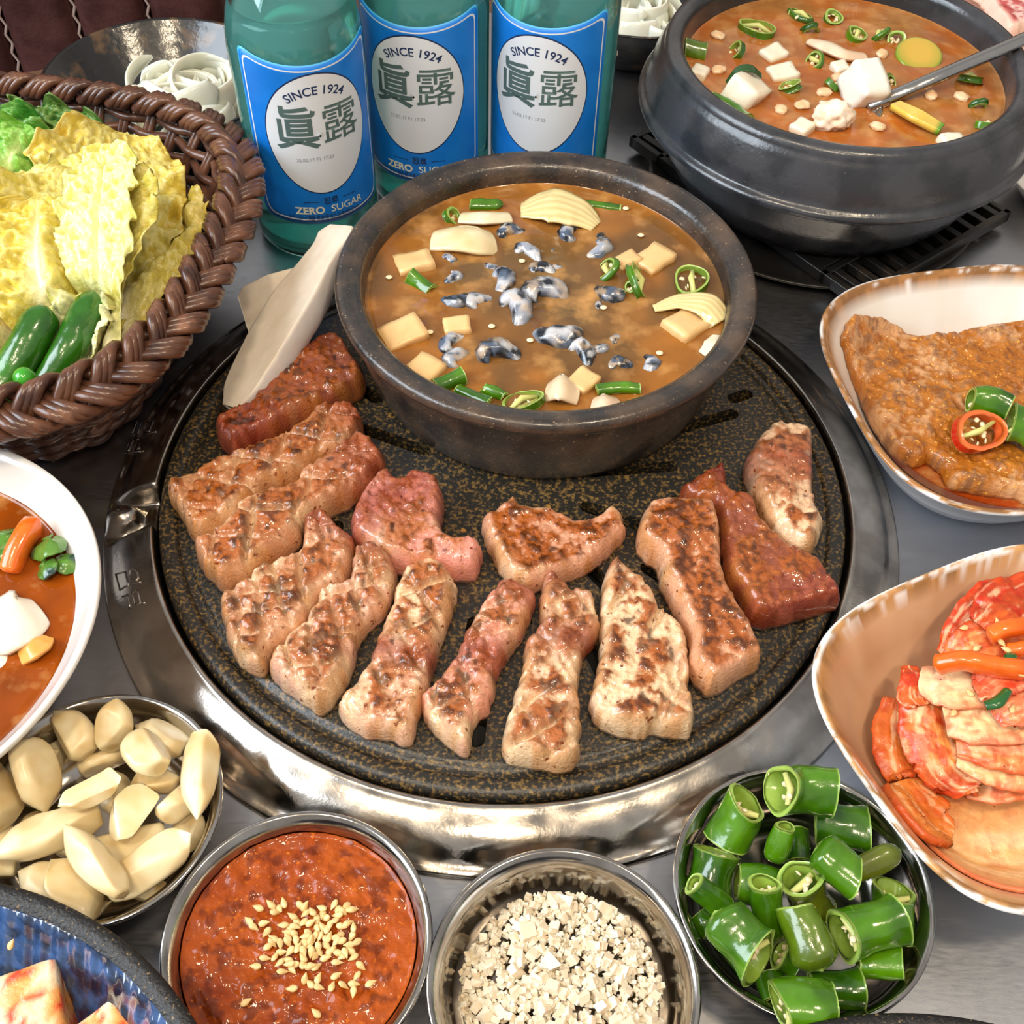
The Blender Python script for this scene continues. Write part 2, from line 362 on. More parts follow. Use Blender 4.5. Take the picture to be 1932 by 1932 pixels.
pr = [(0, z0), (.080, z0), (.084, z0+.002), (.092, z0+.012), (.0995, z0+.026), (.1035, z0+.040), (.1050, z0+.0440), (.1056, z0+.0446), (.1100, z0+.0448), (.1132, z0+.0452), (.1146, z0+.0464), (.1150, z0+.0480), (.1146, z0+.0496), (.1132, z0+.0508), (.1118, z0+.0514), (.1112, z0+.0524), (.1106, z0+.0560), (.1085, z0+.0650), (.1055, z0+.0720), (.1045, z0+.0742), (.1034, z0+.0752), (.1030, z0+.0764), (.1024, z0+.0786), (.1002, z0+.0802), (.0975, z0+.0808), (.0950, z0+.0802), (.0930, z0+.0785), (.0918, z0+.075), (.0905, z0+.060), (.085, z0+.03), (.07, z0+.012), (0, z0+.010)]
obj('pot_body', *lathe(pr, 160, (*PC2, 0)), m_pot2, pot2)

# square slotted stand on a round base under the right pot
m_trivet = M('black_trivet', L(30, 28, 27), .36, bump=.3, bscale=500, c2=L(60, 50, 40), cscale=60, lo=.55, hi=.75)
triv = empty('pot_stand', (*PC2, 0), 'black slotted square stand on a round base under the tall stone pot', 'pot stand')
obj('base_dish', *lathe([(0, .0005), (.088, .0005), (.094, .0015), (.1005, .0038), (.1022, .0056), (.1010, .0064), (.0985, .0055), (.092, .0045), (0, .0045)], 128, (*PC2, 0)), m_trivet, triv)
ta = math.radians(39); R2 = rot('Z', ta); HX, HY = .068, .097
def tv(V): return V @ R2.T + np.array([*PC2, 0])
for sg in (-1, 1):
    for (x0_, x1_, y0_, y1_) in ((-HX, HX, HY-.0045, HY), (-HX, HX, HY-.030, HY-.0255)):
        V, F = boxm(x0_, x1_, y0_, y1_, .0050, .0122, .0008); V[:, 1] *= sg; obj('frame_bar', tv(V), F if sg > 0 else [f[:, ::-1] for f in F], m_trivet, triv, smooth=False)
    V, F = boxm(HX-.0045, HX, -HY, HY, .0050, .0122, .0008); V[:, 0] *= sg; obj('frame_bar', tv(V), F if sg > 0 else [f[:, ::-1] for f in F], m_trivet, triv, smooth=False)
    for k in range(11):
        x = -HX+.0095+k*.0118
        V, F = boxm(x-.0024, x+.0024, HY-.027, HY-.003, .0062, .0118, .0005); V[:, 1] *= sg; obj('slat', tv(V), F if sg > 0 else [f[:, ::-1] for f in F], m_trivet, triv, smooth=False)
V, F = boxm(-.066, .066, -.066, .066, .0062, .0118, .001); obj('centre_plate', tv(V), F, m_trivet, triv, smooth=False)

# ------------------------------------------------------------------ steel side-dish bowls
m_steel = M('bowl_steel', L(186, 182, 176), .14, 1.0, rvar=.06, rscale=90, bump=.06, bscale=300, bdist=.0003, c2=L(160, 154, 148), cscale=50)
RB, ZB = .0462, .0282
BOWLS = {'garlic': (-.1449, -.1743), 'sauce': (-.0640, -.2196), 'salt': (.0270, -.2303), 'chili': (.1122, -.1958)}
def steel_bowl(c, label):
    R = RB; Z = ZB
    b = [(R-.0016, Z-.0016), (R-.0004, Z-.0012), (R, Z), (R-.0006, Z+.0010), (R-.0018, Z+.0008), (R-.0028, Z-.0004), (R-.0044, Z-.0022), (R-.0058, Z-.0060), (R-.0066, Z-.012), (R-.0092, Z-.0185), (R-.0135, Z-.0232), (R-.0180, Z-.0250), (0, Z-.0252)]
    o = [(0, Z-.0262), (R-.0180, Z-.0262), (R-.0128, Z-.0243), (R-.0083, Z-.0192), (R-.0056, Z-.0120), (R-.0048, Z-.0062), (R-.0034, Z-.0026)]
    V, F = lathe(o+b, 128); V[:, 2] -= V[:, 2].min()-.0004
    obj('steel_bowl', V+np.array([*c, 0]), F, m_steel, label=label, cat='bowl')
steel_bowl(BOWLS['garlic'], 'round steel bowl heaped with peeled garlic cloves')
steel_bowl(BOWLS['sauce'], 'round steel bowl filled with red bean paste and sesame')
steel_bowl(BOWLS['salt'], 'round steel bowl holding coarse white salt')
steel_bowl(BOWLS['chili'], 'round steel bowl full of cut green chili pieces')

# ------------------------------------------------------------------ rounded-square melamine bowls
def superel(a, b, n, t):
    c_, s_ = np.cos(t), np.sin(t); r = 1/((np.abs(c_)/a)**n + (np.abs(s_)/b)**n)**(1/n); return r*c_, r*s_
SQZ = []
def sq_bowl(name, c, a, b, th, nexp, zr, depth, label, inner, inner2, rim, outc, rimk=0.):
    n = 420; t = np.arange(n)*2*math.pi/n
    # offsets from the rim outwards-in: (inset, z, exponent)
    pf = [(.040, .0004), (.032, .0006), (.026, .004), (.0150, zr*.45), (.0060, zr*.82), (.0012, zr-.003), (0, zr-.0008), (.0005, zr+.0002), (.0016, zr+.0003), (.0028, zr-.0006), (.0040, zr-.0022), (.0085, zr*.82), (.0165, zr*.50), (.0265, zr*.22), (.035, zr*.13), (.045, zr*.11), (.060, zr*.105)]
    V = []; C = []
    for k, (ins, z) in enumerate(pf):
        f = 1-ins/max(a, b); x, y = superel(a*f, b*f, nexp+(2.2-nexp)*min(ins/.05, 1), t); V.append(np.stack([x, y, np.full(n, z)], 1))
    V = np.array(V); m = len(pf); V = V.transpose(1, 0, 2).reshape(-1, 3)
    F = [gridF(n, m, True, False), (np.arange(n)*m)[None, ::-1], (np.arange(n)*m+m-1)[None, :]]
    R3 = rot('Z', th); W = V @ R3.T + np.array([*c, 0])
    def floor_z(P):                             # height of the inside of the bowl under a point
        q = (np.asarray(P)[:, :2]-np.array(c)) @ R3[:2, :2]; tq = np.arctan2(q[:, 1], q[:, 0]); rq = np.hypot(q[:, 0], q[:, 1]); out = np.full(len(q), pf[-1][1]); prev = None
        for ins, z in pf[:8:-1]:
            f = 1-ins/max(a, b); x, y = superel(a*f, b*f, nexp+(2.2-nexp)*min(ins/.05, 1), tq); r_ = np.hypot(x, y)
            if prev is not None: m_ = rq >= prev[0]; out = np.where(m_, prev[1]+(z-prev[1])*np.clip((rq-prev[0])/np.maximum(r_-prev[0], 1e-6), 0, 1), out)
            prev = (r_, z)
        return out
    SQZ.append(floor_z)
    kk = np.tile(np.arange(m), n); nz = fbm(W, 170, 3, 5); nz2 = fbm(W*np.array([1, 1, 3]), 55, 3, 9)
    rad = np.hypot(V[:, 0], V[:, 1]); sw = .5+.5*np.sin(rad*900+nz2*9)
    ci = mix(inner, inner2, np.clip(sw*.55+nz2*.5-.2, 0, 1))
    col = np.where((kk < 6)[:, None], outc, ci)
    tt_ = np.repeat(t, m); nz3 = fbm(np.stack([np.cos(tt_)*9, np.sin(tt_)*9, kk*1.7], 1), 1, 4, 7); rm = ((kk >= 6) & (kk <= 10)); e = ss(.40, .56, nz3+np.where(kk >= 8, .07, -.05)+rimk)
    col = np.where(rm[:, None], mix(np.tile(L(236, 234, 232), (len(W), 1)), mix(rim*.8, rim*1.3, ss(.4, .6, nz)), e), col)
    return obj(name, W, F, M('melamine', attr=True, rough=.22, coat=.3, crough=.08), col=col, label=label, cat='bowl')
sq_bowl('square_bowl', (.2402, .0492), .0838, .0808, .226, 3.1, .045, .03, 'white rounded-square bowl with brown brushed rim holding brown marinated pork', L(232, 228, 224), L(226, 216, 204), L(150, 104, 58), L(226, 230, 236), .08)
sq_bowl('square_bowl', (.2062, -.1300), .0792, .0684, .462, 3.2, .045, .03, 'tan rounded-square bowl with white rim holding red cabbage kimchi', L(214, 172, 136), L(190, 138, 100), L(176, 132, 84), L(222, 226, 232), -.03)

# ------------------------------------------------------------------ white soup bowl
m_white = M('white_glaze', L(226, 224, 222), .16, coat=.4, crough=.05, c2=L(214, 210, 206), cscale=20)
WC = np.array([-.2460, -.1140]); ZW = .0410
V, F = lathe([(0, .0006), (.058, .0006), (.0615, .0012), (.0622, .006), (.0635, .010), (.0665, .018), (.0705, .0275), (.0775, .036), (.0855, .0445), (.0905, .0505), (.0922, .0540), (.0916, .0553), (.0898, .0548), (.0870, .0512), (.0822, .0450), (.0745, .0370), (.0675, .0285), (.0625, .018), (.05, .012), (0, .011)], 160, (*WC, 0))
obj('soup_bowl', V, F, m_white, label='glossy white round bowl holding orange water kimchi beside the basket', cat='bowl')

# ------------------------------------------------------------------ dark dishes at the near edge and the black onion bowls
def dark_dish(c, R, Z, label, mat, rimmat, n=160):
    root = empty('dark_dish', (*c, 0), label, 'dish')
    pf = [(0, .0005), (R*.72, .0005), (R*.76, .0018), (R*.815, .008), (R*.88, Z*.42), (R*.945, Z*.72), (R-.002, Z-.002)]
    pi = [(R-.0065, Z-.0025), (R*.905, Z*.72), (R*.85, Z*.42), (R*.79, .0105), (R*.755, .0075), (R*.70, .0060), (R*.5, .0056), (0, .0056)]
    V, F = lathe(pf+[(R-.0035, Z-.0022)]+pi, n, (*c, 0)); obj('dish_body', V, F, mat, root)
    V, F = lathe([(R-.0066, Z-.0028), (R-.0012, Z-.0024), (R+.0006, Z-.0010), (R+.0004, Z+.0002), (R-.0010, Z+.0010), (R-.0040, Z+.0008), (R-.0064, Z-.0006)], n, (*c, 0)); F[0] = np.concatenate([F[0]]); obj('rim', V, F, rimmat, root)
    return root
def hatch_mat():
    m = M('blue_hatched_glaze', L(20, 32, 54), .2, coat=1.0, crough=.14, spec=.7, c2=L(52, 84, 134), cscale=90)  # navy glaze; brighter blue patches paint in the window's reflection
    nt = m.node_tree; N = nt.nodes.new; K = nt.links.new; co = N('ShaderNodeTexCoord'); hs = []
    for a in (.35, 1.9):
        mp = N('ShaderNodeMapping'); mp.inputs['Rotation'].default_value = (0, 0, a); K(co.outputs['Object'], mp.inputs[0])
        w = N('ShaderNodeTexWave'); w.inputs['Scale'].default_value = 46; w.inputs['Distortion'].default_value = 1.2; w.inputs['Detail'].default_value = 4; w.inputs['Detail Scale'].default_value = 1.5; K(mp.outputs[0], w.inputs[0])
        nz_ = N('ShaderNodeTexNoise'); nz_.inputs['Scale'].default_value = 34; K(co.outputs['Object'], nz_.inputs[0]); mu = N('ShaderNodeMath'); mu.operation = 'MULTIPLY'; K(w.outputs['Fac'], mu.inputs[0]); K(nz_.outputs['Fac'], mu.inputs[1]); hs.append(mu.outputs[0])
    a2 = N('ShaderNodeMath'); a2.operation = 'ADD'; K(hs[0], a2.inputs[0]); K(hs[1], a2.inputs[1])
    b = N('ShaderNodeBump'); b.inputs['Strength'].default_value = 1.0; b.inputs['Distance'].default_value = .0022; K(a2.outputs[0], b.inputs['Height'])
    P = nt.nodes['Principled BSDF']; K(b.outputs[0], P.inputs['Normal']); K(b.outputs[0], P.inputs['Coat Normal']); return m
m_hatch = hatch_mat()
m_darkrim = M('dark_rim', L(24, 22, 22), .4, c2=L(120, 98, 66), cscale=700, lo=.62, hi=.7, bump=.6, bscale=800, bdist=.0008)
dark_dish((-.1838, -.3358), .1268, .045, 'blue-black dish with cross-hatched glaze holding radish kimchi pieces', m_hatch, m_darkrim)
dark_dish((.1366, -.3760), .1342, .045, 'plain black dish edge in front of the green chili bowl', M('black_dish', L(22, 22, 24), .35, coat=.3), m_darkrim)
m_onbowl = M('mottled_black_bowl', L(26, 24, 24), .25, coat=.5, crough=.12, c2=L(92, 68, 44), cscale=70, lo=.58, hi=.72, bump=.4, bscale=160, bdist=.0008)
def onion_bowl(c, R, Z, label):
    V, F = lathe([(0, .0005), (R*.5, .0005), (R*.55, .004), (R*.8, Z*.5), (R, Z-.001), (R+.0003, Z), (R-.001, Z+.0007), (R-.0025, Z-.0003), (R*.78, Z*.52), (R*.5, .009), (0, .007)], 128, (*c, 0))
    return obj('onion_bowl', V, F, m_onbowl, label=label, cat='bowl')
OB1 = np.array([-.2215, .2870]); OB2 = np.array([.078, .4240])
onion_bowl(OB1, .0712, .045, 'mottled black bowl of sliced onion behind the wicker basket')
onion_bowl(OB2, .0715, .045, 'black bowl of sliced onion between the bottles and the tall pot')
# ------------------------------------------------------------------ wicker basket
BC = np.array([-.2690, .0950]); BA, BB, BN, BT = .1300, .1235, 2.9, math.radians(-8)
def bloop(inset, n, z):
    t = np.linspace(0, 2*math.pi, 2000, endpoint=False); x, y = superel(BA-inset, BB-inset, BN, t)
    P = np.stack([x, y], 1) @ rot('Z', BT)[:2, :2].T + BC; d = np.r_[0, np.cumsum(np.hypot(*(np.roll(P, -1, 0)-P).T))]
    s = np.linspace(0, d[-1], n, endpoint=False); Q = np.concatenate([P, P[:1]])
    return np.stack([np.interp(s, d, Q[:, 0]), np.interp(s, d, Q[:, 1]), np.full(n, z)], 1), d[-1]
m_wick = M('brown_wicker', L(108, 70, 50), .3, spec=.5, c2=L(62, 38, 30), cscale=90, lo=.35, hi=.7, c3=L(150, 104, 78), c3scale=60, lo3=.62, hi3=.75, coat=.25, crough=.2, bump=.2, bscale=600)
basket = empty('wicker_basket', (*BC, 0), 'dark brown woven wicker basket full of lettuce and cabbage leaves', 'basket')
NS = 52; HB = .073
def inset_z(z): return .041*max(0, 1-(z/HB))**.80+.002
for k in range(12):
    z = .004+k*.0060; n = NS*10; P, ln = bloop(inset_z(z), n, z)
    Tn = np.roll(P, -1, 0)-np.roll(P, 1, 0); Nn = np.stack([Tn[:, 1], -Tn[:, 0], 0*Tn[:, 0]], 1); Nn /= np.linalg.norm(Nn, axis=1)[:, None]
    ph = np.arange(n)/n*NS*math.pi + (k % 2)*math.pi; P = P + Nn*(np.sin(ph)*.0020)[:, None]; P[:, 2] += .0004*np.sin(ph*.37+k)
    obj('weave_row', *tube(P, .0026, 7, closed=True, up=(0, 0, 1)), m_wick, basket)
zs = np.linspace(.001, HB+.003, 14); lo_ = [bloop(inset_z(max(z, 0)), NS*2, z)[0] for z in zs]
for k in range(NS):
    for e in (0, .35):
        q = np.array([lo_[i][(2*k+1) % (NS*2)]*(1-e)+lo_[i][(2*k+2) % (NS*2)]*e for i in range(len(zs))])
        obj('stake', *tube(q, .0021, 6), m_wick, basket)
V = [bloop(.043, 160, .002)[0], bloop(.043, 160, .0045)[0]]
VV = np.concatenate(V); i = np.arange(160); obj('base', VV, [np.stack([i, (i+1) % 160, (i+1) % 160+160, i+160], 1), i[None, ::-1], (i+160)[None, :]], m_wick, basket)
n = 1500; P, ln = bloop(.0005, n, HB+.004); Tn = np.roll(P, -1, 0)-np.roll(P, 1, 0); Nn = np.stack([Tn[:, 1], -Tn[:, 0], 0*Tn[:, 0]], 1); Nn /= np.linalg.norm(Nn, axis=1)[:, None]
per = round(ln/.050); th = np.arange(n)/n*per*2*math.pi
for k in range(3):
    for e in (-1, 0, 1):
        t = th+k*2*math.pi/3+e*.42
        lat = .0098*np.sin(t)+.0004*e; ver = .0040*np.sin(2*t)
        dirv = Nn*.86+np.array([0, 0, -.5]); side = Nn*.5+np.array([0, 0, .86])
        obj('rim_strand', *tube(P+dirv*lat[:, None]+side*ver[:, None], .0026, 7, closed=True), m_wick, basket)

# ------------------------------------------------------------------ bottles
def text_geo(s, size, fat=0.0, spacing=1.0):
    cu = bpy.data.curves.new('t', 'FONT'); cu.body = s; cu.size = size; cu.offset = fat; cu.align_x = 'CENTER'; cu.align_y = 'CENTER'; cu.space_character = spacing; cu.resolution_u = 3
    o = bpy.data.objects.new('t', cu); COL.objects.link(o); dg = bpy.context.evaluated_depsgraph_get(); me = bpy.data.meshes.new_from_object(o.evaluated_get(dg))
    bm = bmesh.new(); bm.from_mesh(me); xs = [v.co.x for v in bm.verts]
    if xs:
        for x in np.arange(min(xs), max(xs), .0012): bmesh.ops.bisect_plane(bm, geom=bm.verts[:]+bm.edges[:]+bm.faces[:], plane_co=(x, 0, 0), plane_no=(1, 0, 0))
    bmesh.ops.triangulate(bm, faces=bm.faces[:]); bm.verts.index_update(); bm.verts.ensure_lookup_table()
    V = np.array([v.co[:2] for v in bm.verts]).reshape(-1, 2); F = np.array([[v.index for v in f.verts] for f in bm.faces]).reshape(-1, 3); bm.free()
    bpy.data.objects.remove(o); bpy.data.curves.remove(cu); bpy.data.meshes.remove(me); return V, F
RBOT = .0352
m_glass = M('aqua_glass', (.70, .95, .92), .03, trans=1.0, ior=1.5)
m_liq = M('liquor_backlit_teal', (.30, .80, .76), .0, trans=.72, ior=1.34)  # teal and partly diffuse, standing in for backlight through the bottle
m_cap = M('bottle_cap', L(40, 90, 190), .3, .8)
m_lb = M('label_blue', L(16, 118, 214), .38, c2=L(22, 126, 222), cscale=60); m_lw = M('label_white', L(230, 232, 236), .4); m_lo = M('label_oval', L(222, 226, 232), .4)
m_lk = M('label_ink_green', L(84, 106, 104), .45); m_ln = M('label_ink_navy', L(30, 50, 92), .45); m_lc = M('label_ink_cream', L(226, 226, 206), .45); m_lg = M('label_edge_blue', L(70, 170, 225), .4)
def lshape(ins, n=90):
    hw = .0400-ins; rc = .0055
    x = np.linspace(-hw, hw, n); e = np.clip((np.abs(x)-(hw-rc))/rc, 0, 1); cut_ = rc*(1-np.sqrt(1-e**2))
    return x, .027+ins+cut_*1.3-.0016*(x/hw)**2*-1, .1215-ins+.0075*(x/.04)**2-cut_*.8
T_since = text_geo('SINCE 1924', .0066, .00008, 1.0); T_han = [text_geo('眞', .0262, .00042), text_geo('露', .0235, .00012)]; T_kor = text_geo('진로', .0046, .0001); T_zero = text_geo('ZERO', .0062, .00022); T_sug = text_geo('SUGAR', .0062, .00004)
fine = ['소주 360ml 알코올 16도', '주정 과당 정제수 효소처리', '0kcal 100ml']
T_fine = [text_geo(s_, .0023, 0) for s_ in fine]; T_date = text_geo('25.02.17 F1 17:23', .0028, 0)
def bottle(c, turn, label):
    c = np.array(c); b = empty('soju_bottle', (*c, 0), label, 'bottle', 'aqua glass liquor bottles in a row')
    R = RBOT; w = .0024
    outer = [(0, .0022), (R*.55, .0018), (R*.80, .0006), (R*.92, .0012), (R-.0004, .0050), (R, .009), (R, .060), (R, .118), (R-.0006, .126), (R-.0028, .136), (R-.0075, .148), (R-.0135, .158), (R-.0185, .167), (.0150, .176), (.0137, .188), (.0133, .200), (.0140, .202), (.0140, .206), (.0130, .208)]
    inner = [(.0105, .208), (.0108, .188), (.0125, .175), (R-.0215, .165), (R-.016, .156), (R-.0102, .147), (R-.0054, .135), (R-w-.0006, .126), (R-w, .118), (R-w, .060), (R-w, .010), (R-.006, .0062), (R*.5, .0058), (0, .0062)]
    obj('glass_body', *lathe(outer+inner, 96, (*c, 0)), m_glass, b)
    q = .0012; lq = [(0, .0050), (R*.5, .0046), (R-.0052, .0050), (R-w+q, .0095), (R-w+q, .060), (R-w+q, .118), (R-w-.0006+q, .126), (R-.0054+q, .135), (R-.0070+q, .1395), (R-.010, .1392), (0, .1392)]
    obj('liquor', *lathe(lq, 96, (*c, 0)), m_liq, b)
    obj('cap', *lathe([(0, .2125), (.012, .2125), (.0142, .2112), (.0152, .2085), (.0152, .196), (.0146, .196), (.0146, .2080), (0, .2088)], 48, (*c, 0)), m_cap, b)
    face = math.atan2(CAM[1]-c[1], CAM[0]-c[0])+turn
    def wrap(x, z, off):
        a = face+np.asarray(x)/R; r_ = R+off; return np.stack([c[0]+r_*np.cos(a), c[1]+r_*np.sin(a), np.asarray(z)], -1)
    def sheet(ins, off, mat, name, par, m=24):
        x, z0_, z1_ = lshape(ins); v = np.linspace(0, 1, m); X = np.repeat(x[:, None], m, 1); Z = z0_[:, None]*(1-v)+z1_[:, None]*v
        G = wrap(X, Z, off); return obj(name, *shell(G, .00012), mat, par)
    lab = sheet(0, .00012, m_lg, 'label', b); sheet(.0009, .00022, m_lb, 'label_field', lab)
    x, a_, z_ = lshape(.0028, 120); x2, a2_, z2_ = lshape(.0036, 120)
    def loopz(x, a, z): return np.r_[x, x[::-1]], np.r_[a, z[::-1]]
    X1, Z1 = loopz(x, a_, z_); X2, Z2 = loopz(x2, a2_, z2_); k = len(X1); i = np.arange(k); j = (i+1) % k
    obj('label_outline', np.concatenate([wrap(X1, Z1, .00038), wrap(X2, Z2, .00038)]), [np.stack([i, j, j+k, i+k], 1)], m_lw, lab)
    def disc(sc, off, mat, name):
        nr_, na = 14, 72; rr = np.linspace(0.02, 1, nr_); t = np.arange(na)*2*math.pi/na; rr, t = np.meshgrid(rr, t, indexing='ij')
        zz_ = np.sin(t); xx_ = np.cos(t)*(1-.05*(-zz_).clip(0)+.02*zz_); V = wrap((xx_*rr*.0282*sc).ravel(), (.0818+zz_*rr*.0345*sc).ravel(), off); return obj(name, V, [gridF(nr_, na, False, True), np.arange(na)[None, ::-1]], mat, lab)
    disc(1.025, .00034, m_ln, 'oval_edge'); disc(1.0, .00046, m_lo, 'oval')
    def put(T_, x, z, mat, name='lettering', arc=None, sx=1, off=.0006, slant=0):
        V, F = T_
        if not len(V): return
        X = V[:, 0]*sx+V[:, 1]*slant; Y = V[:, 1]
        if arc: a = X/arc; X, Y = np.sin(a)*(arc+Y), np.cos(a)*(arc+Y)-arc
        obj(name, wrap(x+X, z+Y, off), [F], mat, lab)
    put(T_since, .0, .1075, m_ln, arc=.030); put(T_han[0], -.0118, .0855, m_lk, sx=.92); put(T_han[1], .0122, .0862, m_lk, sx=.98); put(T_date, -.004, .0685, M('label_ink_grey', L(150, 156, 164), .5))
    put(T_kor, .0015, .0418, m_ln); put(T_zero, -.0105, .0362, m_lc, sx=1.0); put(T_sug, .0108, .0362, m_lc, sx=1.0)
    for sgn in (-1, 1): obj('rule', wrap(.0015+sgn*np.array([.0068, .0150, .0150, .0068]), np.array([.0416, .0416, .0420, .0420]), .0006), [np.array([[0, 1, 2, 3]])], m_ln, lab)
    for k, T_ in enumerate(T_fine): put(T_, -.012+.012*k, .0322-.0001*k, m_ln)
    for k, T_ in enumerate(T_fine): put(T_, .012-.012*k, .0298, m_ln)
bottle((-.1164, .2058), math.radians(10), 'aqua glass bottle with blue label standing next to the wicker basket')
bottle((-.0528, .2480), math.radians(-13), 'aqua glass bottle with blue label standing between two like bottles')
bottle((.0186, .2515), math.radians(-14), 'aqua glass bottle with blue label standing nearest the tall stone pot')
# ------------------------------------------------------------------ slab with a traced outline, rounded edges and real thickness
def slab(poly, step=.0011, jitter=.0004, seed=0, npts=150):
    P = curve_pts(np.asarray(poly)[:, :2], npts, True)
    if np.sum(P[:, 0]*np.roll(P[:, 1], -1)-np.roll(P[:, 0], -1)*P[:, 1]) < 0: P = P[::-1]
    nrm = np.roll(P, -1, 0)-np.roll(P, 1, 0); nrm = np.stack([nrm[:, 1], -nrm[:, 0]], 1); nrm /= np.linalg.norm(nrm, axis=1)[:, None]+1e-12
    P = P+nrm*((fbm(P, 300, 3, seed)-.5)*4*jitter)[:, None]
    A = P; B = np.roll(P, -1, 0)
    def dist(X):
        out = np.full(len(X), 9.0); ab = B-A; l2 = (ab**2).sum(1)+1e-15
        for i0 in range(0, len(X), 4000):
            x = X[i0:i0+4000]; w = x[:, None, :]-A[None]; t = np.clip((w*ab).sum(2)/l2, 0, 1); out[i0:i0+4000] = np.sqrt(((w-ab*t[..., None])**2).sum(2).min(1))
        return out
    def inside(X):
        r = np.zeros(len(X), bool)
        for a, b in zip(A, B):
            c = (a[1] > X[:, 1]) != (b[1] > X[:, 1]); xi = (b[0]-a[0])*(X[:, 1]-a[1])/((b[1]-a[1])+1e-15)+a[0]; r ^= c & (X[:, 0] < xi)
        return r
    lo, hi = P.min(0), P.max(0); gx, gy = np.meshgrid(np.arange(lo[0], hi[0], step), np.arange(lo[1], hi[1], step), indexing='ij')
    G = np.stack([gx.ravel(), gy.ravel()], 1); G += (nr.random(G.shape)-.5)*step*.5; G = G[inside(G)]; dG = dist(G); G = G[dG > step*1.9]
    rings = [P]
    for off in (.25, .65, 1.25):
        Rr = P-nrm*step*off; ok = inside(Rr) & (dist(Rr) > step*off*.93); rings.append(Rr[ok])
    X = np.concatenate(rings+[G]); n = len(P); k = [(i, (i+1) % n) for i in range(n)]
    res = delaunay_2d_cdt([Vector(x) for x in X], k, [], 1, 1e-7)
    Xo = np.array([v[:] for v in res[0]]); Fo = np.array([f for f in res[2] if len(f) == 3]); src = [s_[0] if s_ else -1 for s_ in res[3]]
    bl = np.full(n, -1)
    for i, s_ in enumerate(res[3]):
        for q in s_:
            if q < n: bl[q] = i
    bl = bl[bl >= 0]
    a = Xo[Fo[:, 1]]-Xo[Fo[:, 0]]; b = Xo[Fo[:, 2]]-Xo[Fo[:, 0]]; fl = (a[:, 0]*b[:, 1]-a[:, 1]*b[:, 0]) < 0; Fo[fl] = Fo[fl][:, ::-1]
    return Xo, Fo, dist(Xo), bl
def slab_close(X, Z, F, bl, z0, skirt=.0008):
    V = np.c_[X, Z]; n = len(V); Bv = V[bl].copy(); Bv[:, 2] = z0; k = len(bl); i = np.arange(k); j = (i+1) % k
    return np.concatenate([V, Bv]), [F, np.stack([bl[j], bl[i], n+i, n+j], 1), (n+i)[None, ::-1]]
m_meat = M('grilled_pork', attr=True, rough=.35, spec=.3, sss=.04, sr=.002, coat=.85, crough=.045, smoothcoat=True, bump=.7, bscale=800, bdist=.0007, var=.16, cscale=420, c3=L(118, 50, 8), c3scale=300, lo3=.63, hi3=.72)
PINK, FAT, RED, BRN, CHAR, TAN = L(194, 122, 90), L(224, 190, 150), L(112, 26, 14), L(160, 78, 8), L(52, 22, 6), L(190, 120, 50)
ZT = ZP+.0012
